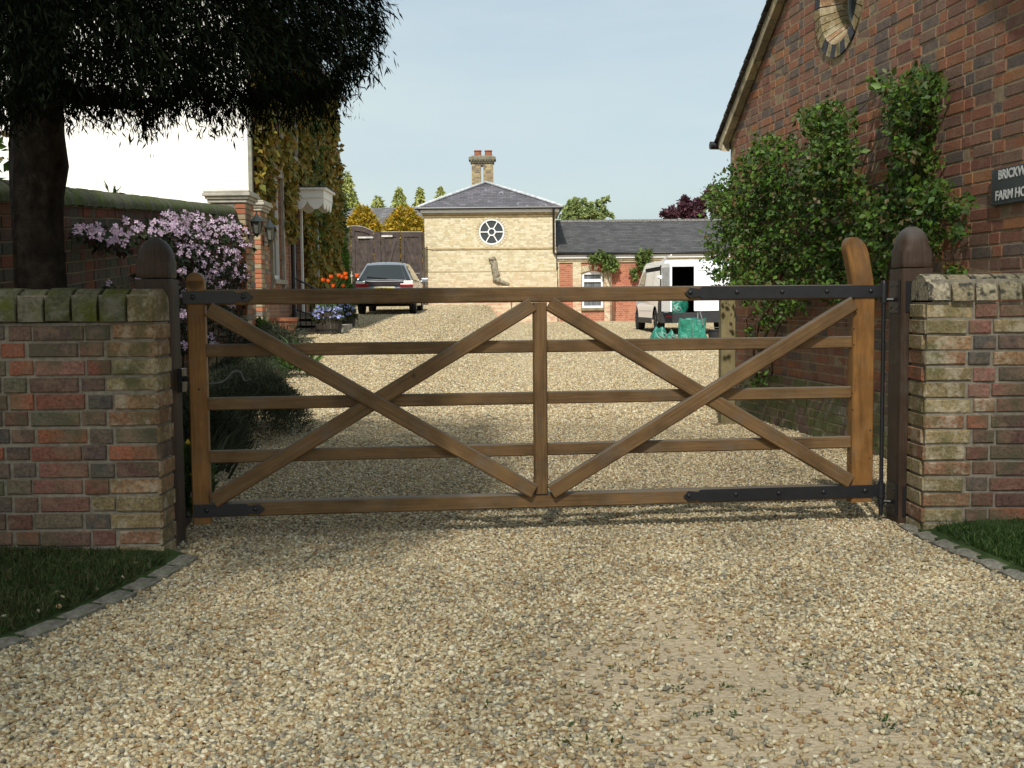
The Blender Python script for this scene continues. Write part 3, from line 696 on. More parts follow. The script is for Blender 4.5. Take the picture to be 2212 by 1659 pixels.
# nails and checks in the timber
M_nail = simple('rusty nail', (.02,.016,.013), .7, .2)
mb = MB()
for px, py in ((1845,745),(1845,710),(1842,885),(1840,850),(1838,980),(1838,1000),(1172,1060),(1162,660),(1880,930),(1878,990)):
    s_, z_ = GS(px, py); mb = MB(); mb.lathe(GQ(s_, z_, .0005), [(.004,0),(.0035,.0012)], 8, axis=gn); mb.build('nail_head', M_nail, GT)
# post standing in the yard beyond the gate
q = G(1572, 917); t = thing('yard_post', 'square green-grey timber post standing in the gravel beyond the gate, by the brick house corner', 'post', (q.x, q.y, q.z))
M_tan = wood('tanalised timber', (.10,.08,.035), (.15,.12,.055), (.20,.165,.085), .75)
hw_ = (P(1588,850,q.y).x-P(1556,850,q.y).x)
mb = MB(); mb.beam((q.x, q.y+.05, -.1), (q.x, q.y+.05, P(1572,632,q.y).z), (0,1,0), hw_*.97, hw_*.97, segs=3, seed=2); mb.build('shaft', M_tan, t)
mb = MB(); mb.box(q.x-.16, q.x-.03, q.y-.08, q.y-.04, q.z, q.z+.018); o = mb.build('wood_offcut', M_tan, origin=(q.x-.1, q.y-.06, q.z)); tag(o, 'small strip of wood lying on the gravel at the foot of the yard post', 'wood')
# ============================================================ shared builder: wall slab with holes
def slab(mb, outer, holes, o, u, v, w_, d0, d1, mat=0, hmat=None):
    o, u, v, w_ = Vector(o), Vector(u), Vector(v), Vector(w_)
    loops = [outer]+list(holes); flat = [p for lp in loops for p in lp]
    tr = tessellate_polygon([[Vector((a, b, 0)) for a, b in lp] for lp in loops])
    b0 = mb.pts([o+u*a+v*b+w_*d0 for a, b in flat]); b1 = mb.pts([o+u*a+v*b+w_*d1 for a, b in flat])
    for t in tr: mb.face([b0+t[2], b0+t[1], b0+t[0]], mat); mb.face([b1+t[0], b1+t[1], b1+t[2]], mat)
    k = 0
    for li, lp in enumerate(loops):
        for i in range(len(lp)):
            j = (i+1)%len(lp); mb.face([b0+k+i, b0+k+j, b1+k+j, b1+k+i], mat if li == 0 or hmat is None else hmat)
        k += len(lp)
def circ(cx, cy, r, n=32): return [(cx+r*math.cos(2*math.pi*i/n), cy+r*math.sin(2*math.pi*i/n)) for i in range(n)]

# ============================================================ brick house on the right
uw = Vector((-.125, 1, 0)).normalized(); nw = Vector((-uw.y, uw.x, 0))
hO = Vector((3.65-.125*5.7, 5.7, 0)); hL = (11.5-5.7)/uw.y; hE = 2.80; hA = 4.74; sA = hL/2
def ztop(s): return hE+(hA-hE)*(1-abs(s-sA)/sA)
BH = thing('brick_house', 'gabled red brick house end with round window and climbing rose on the right', 'house', hO+uw*hL/2)
M_rh = island('house brick', [(0.246, 0.103, 0.065), (0.202, 0.088, 0.062), (0.282, 0.122, 0.07), (0.176, 0.098, 0.075), (0.238, 0.118, 0.08), (0.132, 0.103, 0.09), (0.264, 0.108, 0.06), (0.194, 0.118, 0.085), (0.299, 0.137, 0.065), (0.22, 0.098, 0.068), (0.123, 0.098, 0.085)], .9, .15, blotch=((.24,.16,.11,1), .45, (.11,.075,.06,1)), grime=((.17,.13,.095,1), .52, .85), gscale=4, bump=.005, bscale=80, vary=.3)
M_rhm = simple('yellow pointing mortar', (.24,.185,.115), .95, .1, var=.25, scale=25, bump=.003)
M_plinth = island('mossy plinth brick', [(.17,.15,.09),(.13,.12,.075),(.20,.17,.11),(.15,.10,.08),(.12,.125,.06),(.18,.16,.12)], .95, .1, grime=((.10,.11,.045,1), .45, .65), gscale=6, bump=.008, bscale=60)
wcy = on_plane(1812, 122, hO, nw); wcs = (wcy-hO).dot(uw); wr = .46; wcz = wcy.z+wr
def clipw(a0, a1, z0, z1):
    zn = min(max(wcz, z0), z1)
    dd = abs(zn-wcz)
    if dd < wr+.004:
        h = math.sqrt((wr+.004)**2-dd*dd)
        if a0 > wcs-h and a1 < wcs+h: return 0, 0
        if a0 < wcs-h < a1: a1 = wcs-h
        elif a0 < wcs+h < a1: a0 = wcs+h
    return a0, a1
mb = MB(); rd = random.Random(8)
def keep(a, z, a0, a1): return z+.03 < ztop(a0)-.01 and z+.03 < ztop(a1)-.01 
def hm(a, z):
    if z < .47: return 2
    if a > hL-.115: return 1
    return 0
brickwork(mb, hO, uw, nw, hL, -.06, 65, keep=keep, clip=clipw, ch=.075, matf=hm, rnd=rd, pr=.003, wob=.0012)
outer = [(0,-.2),(hL,-.2),(hL,hE),(sA,hA),(0,hE)]
slab(mb, outer, [circ(wcs, wcz, wr-.01)], hO, uw, up, nw, 0, -.22, 3)
mb.build('wall', [M_rh, M_bcream, M_plinth, M_rhm], BH)
mb = MB(); mb.prism([(0,-.2),(hL,-.2),(hL,hE),(sA,hA),(0,hE)], hO, uw, up, nw, -.225, -6.5, 0)
mb.build('rear_wall', bricktex('house rear brick', 'x', REDS, (.3,.24,.15,1)), BH)
# projecting plinth course
mb = MB(); brickwork(mb, hO+nw*.03, uw, nw, hL-.02, -.06, 7, ch=.075, rnd=random.Random(4), pr=.006, wob=.002)
mb.prism([(0,-.1),(hL-.01,-.1),(hL-.01,.462),(0,.462)], hO, uw, up, nw, .009, .031, 1)
mb.build('plinth', [M_plinth, M_rhm], BH)
# round window
WN = MB(); nv = 30; rr_ = random.Random(2)
for k in range(nv):
    a0 = 2*math.pi*(k+.06)/nv; a1 = 2*math.pi*(k+.94)/nv; am = (a0+a1)/2
    lower = math.sin(am) < -.72; mt = 1 if (lower and k%2) or (not lower and k%5 == 0) else 0
    q = lambda r, a, d: hO+uw*(wcs+r*math.cos(a))+up*(wcz+r*math.sin(a))+nw*d
    ring = []
    for (r, d) in ((wr, -.02), (wr, .014), (wr-.1, .010), (.235, -.13), (.225, -.2), (wr, -.2)):
        ring.append(WN.pts([q(r, a0, d+rr_.uniform(-.002,.002)), q(r, (a0+a1)/2, d), q(r, a1, d+rr_.uniform(-.002,.002))]))
    for i in range(5):
        a, b = ring[i], ring[i+1]
        m2 = mt if i < 2 or i > 3 else 0; WN.face((a, a+1, b+1, b), m2); WN.face((a+1, a+2, b+2, b+1), m2)
    WN.face([r for r in ring][::-1], mt); WN.face([r+2 for r in ring], mt)
WN.lathe(hO+uw*wcs+up*wcz-nw*.2, [(wr-.012, 0), (wr-.012, .205), (.24, .063), (.24, 0)], 40, 2, axis=nw, ref=uw, caps=False)
M_blue = simple('blue brick', (.035,.035,.042), .7, .3, var=.4, scale=20)
wo = WN.build('round_window', [M_bcream, M_blue, M_rhm], BH, recalc=True)
mb = MB(); mb.lathe(hO+uw*wcs+up*wcz-nw*.195, [(.232,0),(.232,.03),(.205,.03),(.205,0)], 32, axis=nw, ref=uw, caps=False); mb.build('frame', simple('grey green paint', (.22,.24,.22), .5), wo, smooth=True, autos=40)
M_glass = simple('dark window glass', (.035,.042,.045), .08, .6, var=.3, scale=3)
mb = MB(); mb.lathe(hO+uw*wcs+up*wcz-nw*.19, [(.21,0),(.21,.006)], 32, axis=nw, ref=uw); mb.build('pane', M_glass, wo)
# roof, verge, gutter
M_slate = island('slate', [(.055,.052,.055),(.07,.066,.068),(.045,.043,.046),(.085,.08,.08)], .7, .3, bump=.003, bscale=40)
M_verge = island('weathered verge brick', [(.42,.35,.22),(.36,.29,.18),(.46,.39,.27),(.30,.25,.17)], .9, .15, grime=((.10,.095,.06,1), .5, .75), gscale=9, bump=.006, bscale=60)
for side in (1, -1):
    e = Vector((hL if side > 0 else 0, hE)); ap = Vector((sA, hA)); d = (ap-e); ll = d.length; d.normalize(); pn = Vector((-d.y, d.x)) if side < 0 else Vector((d.y, -d.x))
    q = lambda a, h, o_: hO+uw*(e.x+d.x*a+pn.x*h)+up*(e.y+d.y*a+pn.y*h)+nw*o_
    rb = MB(); nseg = 26; w1 = (ll+.22)/nseg
    for k in range(nseg):
        a = -.22+k*w1; dz = rd.uniform(-.004,.004)
        rb.hexa([q(a-.01, .028+dz, .125+rd.uniform(-.008,.008)), q(a+w1*1.3, .012, .125), q(a+w1*1.3, .012, -6.4), q(a-.01, .028, -6.4), q(a-.01, .038+dz, .125), q(a+w1*1.3, .022, .125), q(a+w1*1.3, .022, -6.4), q(a-.01, .038, -6.4)])
    rb.build('roof_slope', M_slate, BH)
    vb = MB(); nb = 15; w2 = (ll+.16)/nb
    for k in range(nb):
        a = -.16+k*w2; o1 = .085+rd.uniform(-.002,.002)
        top = .008 if k < nb-1 else .0
        vb.hexa([q(a, -.085, .014), q(a+w2-.006, -.085, .014), q(a+w2-.006, -.085, o1), q(a, -.085, o1), q(a, top, .014), q(a+w2-.006, top, .014), q(a+w2-.006, top, o1), q(a, top, o1)])
    vb.build('verge', M_verge, BH)
gq = hO+uw*(hL+.17)+up*(hE-.10)
mb = MB(); mb.tube([gq+nw*.16, gq-nw*6], .04, 10); mb.build('gutter', M_iron, BH, smooth=True, autos=40)
mb = MB(); mb.prism([(hL-.0, hE-.18), (hL+.16, hE-.115), (hL+.16, hE-.06), (hL+.0, hE+.0)], hO, uw, up, nw, .012, .084); mb.build('kneeler', M_verge, BH)
# name board
M_board = simple('grey slate board', (.040,.047,.047), .55, .35, var=.2, scale=10)
p1 = on_plane(2141, 368, hO+nw*.03, nw); p2 = on_plane(2141, 445, hO+nw*.03, nw)
sg = thing('house_sign', 'slate grey house name board with white capitals on the brick house wall', 'sign', p2)
mb = MB(); c_ = (p1+p2)/2; hz = (p1.z-p2.z)/2
mb.obox(c_-uw*.26-nw*.012, uw, nw, up, .26, .011, hz); mb.build('board', M_board, sg, bevel=.002)
M_let = simple('white letters', (.55,.55,.52), .6, .2, var=.1)
b1 = on_plane(2156, 388, hO+nw*.031, nw); f1 = on_plane(2149.5, 433, hO+nw*.031, nw); lh = on_plane(2156, 368.5, hO+nw*.031, nw).z-b1.z
text_mesh('lettering', 'BRICKWALL', M_let, lh/.70, b1+nw*.0005, -uw, up, nw, sg, .0008, .98, .002)
text_mesh('lettering', 'FARM HOUSE', M_let, lh/.70, Vector(f1)+nw*.0005, -uw, up, nw, sg, .0008, .98, .002)
for z in (p1.z-.015, p2.z+.015): mb = MB(); mb.lathe(Vector((p1.x, p1.y, z))-uw*.012, [(.004,0),(.003,.003)], 8, axis=nw); mb.build('screw', M_iron, sg)
# training wires
for (a, b) in (((1640,735),(1835,775)), ((1650,690),(1840,706))):
    A = on_plane(*a, hO+nw*.05, nw); B = on_plane(*b, hO+nw*.05, nw); B.z = A.z
    mb = MB(); mb.tube([A+uw*.6, B-uw*.5], .0015, 5); o = mb.build('training_wire', simple('galvanised wire', (.4,.4,.4), .4, .5, 1), BH)

# ============================================================ climbing rose
M_rose = island('rose leaf', [(.04,.09,.010),(.06,.13,.012),(.03,.06,.010),(.085,.16,.018),(.045,.10,.014),(.07,.10,.014),(.10,.19,.022),(.05,.075,.012),(.11,.085,.025),(.032,.065,.012)], .5, .28, bump=0, vary=.2, bscale=6, trans=.3)
M_cane = simple('rose cane', (.075,.055,.032), .85, .15, var=.4, scale=25, bump=.003)
RB = G(1652, 872); RB = Vector((RB.x-.02, RB.y, RB.z))
RS = thing('climbing_rose', 'tall climbing rose with glossy green leaves trained up the brick house wall', 'climbing plant', RB)
blobs = [(1548,425,28),(1565,450,40),(1600,385,38),(1640,360,40),(1655,315,30),(1690,330,36),(1640,420,50),(1758,262,34),(1798,240,28),(1790,290,40),(1830,262,22),(1815,330,40),(1770,360,48),(1700,400,52),(1600,470,50),(1565,520,45),(1550,570,30),(1580,600,32),(1640,520,60),(1720,470,60),(1790,420,50),(1840,400,36),(1870,455,45),(1760,550,60),(1830,540,55),(1690,590,45),(1620,580,45),(1640,640,30),(1725,640,30),(1800,620,35),
 (1908,185,18),(1892,172,10),(1935,205,22),(1985,170,28),(2015,190,28),(1960,230,34),(2005,235,30),(1930,262,24),(1985,285,36),(1955,330,28),(1995,350,32),(1960,400,38),(2005,430,40),(1935,450,45),(2050,455,26),(2030,410,20),(1925,520,45),(1990,510,40),(2080,440,14),(2068,500,16),(2060,585,16),(1880,600,40),(1620,720,14),(1655,690,18),(1690,670,22),(1640,830,16)]
rr = np.random.default_rng(41); pts_ = []; nr = []
stems = []
for (bx, by, br) in blobs:
    cnt = int(br*br*.068*(1.0)); off = .05+.22*rr.random()
    if bx < 1590: off = .25+.1*rr.random()
    ctr = on_plane(bx, by, hO+nw*off, nw); stems.append(ctr)
    for _ in range(cnt):
        a = rr.uniform(0, 6.283); r_ = br*math.sqrt(rr.random())*(1.0+.35*rr.normal()*(rr.random() < .3)); o_ = max(.02, off+.10*rr.normal())
        q = on_plane(bx+r_*math.cos(a), by+r_*math.sin(a), hO+nw*o_, nw); pts_.append(q[:])
pts_ = np.array(pts_)
# leaflets gather in sprigs
k = 4; P5 = np.repeat(pts_, k, 0)+rr.normal(0, .022, (len(pts_)*k, 3))
leafcloud('foliage', M_rose, P5, .040, .66, nrm=np.array([-.45,-.55,.75]), nspread=.65, axis=np.array([-.3,-.2,-.25]), aspread=.9, parent=RS, fold=.3)
mb = MB(); rd = random.Random(5)
def cane(path, r0, r1):
    n_ = len(path); mb.tube(path, [r0+(r1-r0)*i/(n_-1) for i in range(n_)], 7)
def wplane(px, py, off): return on_plane(px, py, hO+nw*off, nw)
main = [RB+Vector((0,0,-.05)), wplane(1650,800,.13), wplane(1645,755,.12), wplane(1662,700,.12), wplane(1690,650,.12), wplane(1715,590,.14), wplane(1740,520,.14), wplane(1770,430,.12), wplane(1790,340,.1), wplane(1795,260,.08)]
cane(main, .017, .004)
cane([RB+Vector((-.02,.03,-.05)), wplane(1634,805,.14), wplane(1628,760,.14), wplane(1640,700,.15), wplane(1670,655,.14), wplane(1700,560,.15), wplane(1650,440,.15), wplane(1655,330,.12)], .014, .004)
cane([wplane(1640,760,.12), wplane(1618,720,.16), wplane(1612,690,.18), wplane(1625,675,.18), wplane(1645,668,.16)], .006, .003)
cane([RB+Vector((.05,-.03,-.03)), wplane(1668,800,.1), wplane(1665,745,.1), wplane(1690,690,.1), wplane(1760,610,.12), wplane(1860,520,.1), wplane(1940,430,.09), wplane(1975,330,.08), wplane(1990,200,.07)], .012, .003)
cane([wplane(1700,640,.12), wplane(1800,600,.1), wplane(1900,560,.1), wplane(2000,520,.08), wplane(2070,440,.06)], .006, .003)
cane([wplane(1960,420,.09), wplane(1930,300,.08), wplane(1905,190,.08)], .004, .002)
for i, c in enumerate(stems):
    mm = min(stems[:max(1,i)]+main, key=lambda q: (q-c).length if (q-c).length > .05 else 9)
    cane([mm, (mm+c)/2+Vector((rd.uniform(-.03,.03), rd.uniform(-.03,.03), rd.uniform(-.03,.05))), c], .004, .002)
mb.build('cane', M_cane, RS, smooth=True)
# things at the rose's foot
q = G(1636, 900); t = thing('plastic_crate', 'dark grey slatted plastic crate on the gravel at the foot of the rose', 'crate', q)
M_pl = simple('dark grey plastic', (.035,.038,.045), .5, .4); mb = MB()
for k in range(9):
    mb.box(q.x-.085+k*.02, q.x-.075+k*.02, q.y, q.y+.012, q.z, q.z+.11)
mb.box(q.x-.09, q.x+.095, q.y+.013, q.y+.25, q.z, q.z+.10); mb.box(q.x-.09, q.x+.095, q.y-.004, q.y+.012, q.z+.1105, q.z+.125); mb.build('slats', M_pl, t)
q = G(1692, 913); t = MB(); t.hexa([(q.x-.08,q.y,q.z),(q.x+.09,q.y+.05,q.z),(q.x+.09,q.y+.08,q.z),(q.x-.08,q.y+.03,q.z),(q.x-.08,q.y,q.z+.03),(q.x+.09,q.y+.05,q.z+.028),(q.x+.09,q.y+.08,q.z+.028),(q.x-.08,q.y+.03,q.z+.03)])
o = t.build('plastic_strip', simple('white plastic', (.6,.6,.6), .4, .4), origin=q, bevel=.004); tag(o, 'white plastic strip lying on the gravel in front of the crate', 'litter')
# ============================================================ garden wall along the left
XG = lambda y: -2.36-.088*y
gw0 = Vector((XG(5.25), 5.25, 0)); guw = Vector((-.088, 1, 0)).normalized(); gnw = Vector((guw.y, -guw.x, 0)); gwL = (15.35-5.25)/guw.y
SL = .0675*guw.y; zt0 = 1.89+.0675*(5.25-7.1)
GW = thing('garden_wall', 'tall dark brick garden wall with mossy rounded coping running back behind the left gate post', 'brick wall', gw0+guw*gwL/2)
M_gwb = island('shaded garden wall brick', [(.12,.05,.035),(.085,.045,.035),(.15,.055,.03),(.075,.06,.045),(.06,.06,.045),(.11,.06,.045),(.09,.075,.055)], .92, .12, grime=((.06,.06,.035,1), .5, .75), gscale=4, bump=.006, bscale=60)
M_gwm = simple('dirty mortar', (.15,.12,.075), .95, .1)
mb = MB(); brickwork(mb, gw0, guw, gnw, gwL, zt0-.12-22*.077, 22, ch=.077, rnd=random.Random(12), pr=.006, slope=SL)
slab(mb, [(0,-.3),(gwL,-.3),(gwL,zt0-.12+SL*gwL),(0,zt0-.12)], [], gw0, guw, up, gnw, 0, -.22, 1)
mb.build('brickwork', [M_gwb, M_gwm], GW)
M_gcop = island('mossy coping', [(.085,.085,.06),(.07,.072,.045),(.10,.10,.075),(.065,.075,.035)], .95, .1, grime=((.06,.085,.02,1), .46, .66), gscale=6, bump=.01, bscale=50)
mb = MB(); nb = int(gwL/.078); rd = random.Random(9)
for k in range(nb):
    a0 = gwL*k/nb; a1 = gwL*(k+1)/nb-.004; dz = rd.uniform(-.005,.005); rings = []
    for a in (a0, a1):
        ps = []
        for j in range(11):
            th = math.pi*j/10; w_ = .155; hh = .135
            ps.append(gw0+guw*a+gnw*(w_*math.cos(th)-.11)+up*(zt0-.118+SL*a+dz+.02+hh*.85*math.sin(th)))
        ps = [gw0+guw*a+gnw*(.155-.11)+up*(zt0-.118+SL*a+dz)]+ps+[gw0+guw*a+gnw*(-.155-.11)+up*(zt0-.118+SL*a+dz)]
        rings.append(mb.pts(ps))
    a, b = rings
    for j in range(13): j2 = (j+1)%13; mb.face((a+j, a+j2, b+j2, b+j))
    mb.face([a+j for j in range(13)][::-1]); mb.face([b+j for j in range(13)])
mb.build('coping', M_gcop, GW, smooth=True, autos=40)
# fern-like sprig on the coping
q = Vector((XG(9.2)-.1, 9.2, zt0+SL*4.0+.03)); q = Vector((XG(9.53)-.11, 9.53, zt0+SL*4.3+.02))
t = leafcloud('wall_top_plant', M_grass, np.array([[q.x+.004*(i%9)*(-1)**i, q.y+.004*(i%7), q.z-.012] for i in range(26)]), .085, .30, nrm=np.array([0,-.5,1]), axis=np.array([.4,-.2,.45]), aspread=.8, origin=q); tag(t, 'small leafy sprig growing on top of the mossy garden wall coping', 'plant')

# ============================================================ gate piers with lanterns
M_stone = simple('pale weathered stone', (.33,.31,.26), .85, .2, var=.2, scale=8, bump=.003)
M_pierb = island('pier brick', [(.34,.27,.17),(.30,.11,.06),(.28,.22,.14),(.36,.14,.075),(.25,.17,.11),(.38,.30,.20),(.16,.14,.12)], .9, .15, bump=.005, bscale=70, vary=.25)
M_lant = simple('dark green lantern metal', (.012,.018,.018), .5, .4); M_lglass = simple('lantern glass', (.10,.10,.085), .15, .5)
def pier(x0, x1, y0, y1, ztop_, lab, lant, ll, banded, seed):
    zg = g(x1, y0); t = thing('gate_pier', lab, 'brick pier', ((x0+x1)/2, (y0+y1)/2, zg)); mb = MB(); rd = random.Random(seed)
    zc = ztop_-.16; nc = int((zc-zg+.1)/.075); zb_ = zc-nc*.075
    mb.box(x0+.005, x1-.005, y0+.005, y1-.005, zg-.2, zc, 1)
    brickwork(mb, (x0,y0,0), (1,0,0), (0,-1,0), x1-x0, zb_, nc, rnd=rd, pr=.006); brickwork(mb, (x1,y0,0), (0,1,0), (1,0,0), y1-y0, zb_, nc, rnd=rd, pr=.006, phase=1)
    mb.build('shaft', [M_pierb, M_rhm], t)
    mb = MB()
    for (e, a, b) in ((.03, zc+.001, zc+.045), (.055, zc+.047, zc+.085), (.085, zc+.087, zc+.13), (.07, zc+.132, ztop_)): mb.box(x0-e, x1+e, y0-e, y1+e, a, b)
    mb.build('stone_cap', M_stone, t, bevel=.008)
    if lant:
        px, pyt, pyb = lant; y_ = (y0+y1)/2-.1; c = P(px, (pyt+pyb)/2, y_); zt = P(px, pyt, y_).z; zb2 = P(px, pyb, y_).z; H = zt-zb2; cx = max(c.x, x1+.12)
        l = thing('wall_lantern', ll, 'lantern', (cx, y_, zb2)); o_ = Vector((cx, y_, zb2))
        mb = MB(); mb.lathe(o_, [(.012,0),(.02,H*.05),(.035,H*.1),(.05,H*.14)], 8); mb.build('base', M_lant, l)
        mb = MB(); mb.lathe(o_+up*H*.60, [(.105,0),(.09,H*.05),(.055,H*.15),(.025,H*.25),(.012,H*.33),(.010,H*.38),(.004,H*.40)], 8, caps=True)
        mb.build('hood', M_lant, l)
        mb = MB()
        for k in range(6):
            th = 2*math.pi*k/6; mb.tube([o_+up*H*.14+Vector((.05*math.cos(th), .05*math.sin(th), 0)), o_+up*H*.60+Vector((.08*math.cos(th), .08*math.sin(th), 0))], .006, 5)
        mb.tube([o_+up*H*.1, o_+up*H*.02-Vector((.06,0,0)), o_+up*H*.1-Vector((cx-x1,0,0))], .010, 6); mb.box(x1+.007, x1+.022, y_-.035, y_+.035, zb2-.03, zb2+H*.3)
        mb.build('cage', M_lant, l)
        mb = MB(); mb.lathe(o_+up*H*.14, [(.045,0),(.073,H*.455)], 6, ref=(1,0,0)); mb.build('pane', M_lglass, l)
    return t
yp = 15.36
pier(P(458,600,yp).x, P(533,600,yp).x, yp, yp+.5, P(495,412,yp).z, 'near brick gate pier with stone cap at the end of the garden wall', (541, 457, 512), 'dark green wall lantern on the nearer of the two brick piers', 0, 3)
yp2 = 17.9
x1_ = P(565,600,yp2).x; pier(x1_-.5, x1_, yp2, yp2+.5, P(560,433,yp2).z, 'farther brick gate pier with stone cap, striped red and cream, before the ivy house', (571, 470, 526), 'dark green wall lantern on the farther of the two brick piers', 1, 4)

# ============================================================ ivy house
XF = -4.3; yN = 19.0; yE = 27.3; zE = 6.15
def FQ(px, py): return on_plane(px, py, (XF,0,0), Vector((1,0,0)))
IH = thing('ivy_house', 'large brick house with white end wall, its front hung with golden ivy, on the left', 'house', (XF-4, (yN+yE)/2, g(-4,22)))
M_fb = bricktex('facade brick', 'y', [(.24,.10,.06),(.20,.09,.06),(.28,.12,.065),(.17,.09,.065),(.25,.13,.08)], (.26,.22,.16,1))
def rect(a0, a1, z0, z1): return [(a0,z0),(a1,z0),(a1,z1),(a0,z1)]
def yof(px): return FQ(px, 600).y
wins = [(yof(588), yof(610), FQ(600,604).z, FQ(600,384).z), (yof(592), yof(608), FQ(600,290).z, FQ(600,290).z+1.35), (yof(631), yof(643), FQ(637,343).z, FQ(600,290).z+1.35)]
dY0, dY1 = 22.55, 23.35; dz0 = g(XF,22.5)+.38; dz1 = dz0+2.1
mb = MB(); slab(mb, rect(yN, yE, -.5, zE), [rect(*w_) for w_ in wins]+[rect(dY0,dY1,dz0,dz1)], (XF,0,0), (0,1,0), up, (1,0,0), 0, -.3)
mb.build('facade', M_fb, IH)
M_render = simple('white painted render', (.80,.79,.75), .9, .15, var=.03, scale=3, bump=.002)
mb = MB(); ax = XF-4.6
mb.prism([(XF-9.2,-.5),(XF-.305,-.5),(XF-.305,zE),(ax,zE+3.6),(XF-9.2,zE)], (0,0,0), (1,0,0), up, (0,1,0), yN, yE-.01); mb.prism([(XF-.301,-.5),(XF-.03,-.5),(XF-.03,zE-.01),(XF-.301,zE-.01)], (0,0,0), (1,0,0), up, (0,1,0), yN-.02, yN-.002)
mb.build('gable_wall', M_render, IH)
mb = MB(); mb.box(XF-.032, XF+.03, yN-.035, yN+.05, -.4, zE-.01); mb.build('corner_trim', simple('grey green trim', (.20,.20,.155), .8), IH)
mb = MB()
for s_ in (1,-1):
    e = ax+s_*4.9; zz = zE-.12
    mb.hexa([(ax,yN-.25,zE+3.62),(ax,yE+.2,zE+3.62),(e,yE+.2,zz),(e,yN-.25,zz),(ax,yN-.25,zE+3.72),(ax,yE+.2,zE+3.72),(e,yE+.2,zz+.1),(e,yN-.25,zz+.1)])
mb.build('roof', M_slate, IH)
mb = MB(); mb.tube([(XF+.36, yN-.2, zE-.13), (XF+.36, yE+.25, zE-.13)], .06, 8); mb.tube([(XF+.07, 22.15, zE-.2), (XF+.07, 22.15, g(XF,22)+.02)], .042, 8); mb.build('gutter', M_iron, IH, smooth=True, autos=40)
mb = MB(); yq = yof(675); mb.tube([(XF+.12, yq, zE-.2), (XF+.12, yq, g(XF,24))], .035, 8); mb.build('downpipe', simple('grey painted pipe', (.28,.28,.29), .5), IH, smooth=True, autos=40)
M_sash = simple('white sash paint', (.62,.62,.60), .5, .3, var=.05); M_sstone = simple('grey stone surround', (.27,.25,.21), .9, .1)
M_curt = simple('brown grey pane', (.06,.055,.045), .12, .5)  # brown-grey tone of the glass and inner shutters
for (a0,a1,z0,z1) in wins:
    mb = MB(); e = .10
    mb.box(XF+.002, XF+.05, a0-e, a0, z0-.16, z1+.0); mb.box(XF+.002, XF+.05, a1, a1+e, z0-.16, z1); mb.box(XF+.002, XF+.055, a0-e, a1+e, z1+.001, z1+.2); mb.box(XF+.002, XF+.08, a0-e*.9, a1+e*.9, z0-.08, z0-.001)
    wn = mb.build('window', M_sstone, IH)
    mb = MB(); f = .05; mb.box(XF-.10, XF-.05, a0, a0+f, z0, z1); mb.box(XF-.10, XF-.05, a1-f, a1, z0, z1); mb.box(XF-.10, XF-.05, a0+f, a1-f, z1-f, z1); mb.box(XF-.10, XF-.05, a0+f, a1-f, z0, z0+f+.03); zm = (z0+z1)/2; mb.box(XF-.10, XF-.055, a0+f, a1-f, zm-.02, zm+.02); mb.box(XF-.098, XF-.06, (a0+a1)/2-.012, (a0+a1)/2+.012, z0+f, z1-f)
    mb.build('sash', M_sash, wn)
    mb = MB(); mb.box(XF-.12, XF-.10, a0+.01, a1-.01, z0+.01, z1-.01); mb.build('pane', M_curt, wn)
mb = MB(); mb.box(XF-.14, XF-.08, dY0+.01, dY1-.01, dz0, dz1-.01); mb.box(XF-.08, XF-.06, dY0+.12, dY1-.12, dz0+.2, dz0+.8); mb.box(XF-.08, XF-.06, dY0+.12, dY1-.12, dz0+1.0, dz1-.2); dr = mb.build('door', simple('dark door paint', (.02,.02,.022), .4), IH)
mb = MB(); mb.box(XF-.07, XF+.04, dY0-.09, dY0-.001, dz0, dz1+.1); mb.box(XF-.07, XF+.04, dY1+.001, dY1+.09, dz0, dz1+.1); mb.build('door_frame', M_sash, IH)
# hood over the door with scalloped valance
c0 = P(636, 405, 22.4); xo = XF+.66; y0, y1 = 22.35, 23.45; zt = P(700,407,22.4).z; zb2 = P(700,428,22.4).z
cm = simple('white painted hood', (.66,.66,.64), .6, .3, var=.04); mb = MB()
mb.box(XF+.002, xo, y0, y1, zb2, zt-.03); mb.box(XF+.002, xo+.05, y0-.05, y1+.05, zt-.029, zt+.02); cn = mb.build('door_hood', cm, IH, bevel=.01)
def scall(L, n, h, deep): 
    ps = [(0,0)]
    for k in range(49):
        f = k/48; ps.append((L*f, -h-deep*abs(math.sin(math.pi*n*f))**.8))
    return ps+[(L,0)]
mb = MB(); mb.prism(scall(xo-XF-.01, 2, .05, .16), (XF+.005,y0+.03,zb2-.001), (1,0,0), up, (0,1,0), -.012, .012); mb.prism(scall(y1-y0-.05, 3, .05, .16), (xo-.03,y0+.05,zb2-.001), (0,1,0), up, (1,0,0), -.012, .012)
mb.prism(scall(xo-XF-.01, 2, .05, .16), (XF+.005,y1-.03,zb2-.001), (1,0,0), up, (0,1,0), -.012, .012); mb.build('valance', cm, cn)
mb = MB(); mb.box(XF+.002, xo+.07, y0-.07, y1+.07, zt+.021, zt+.035); mb.build('lead_top', M_slate, cn)
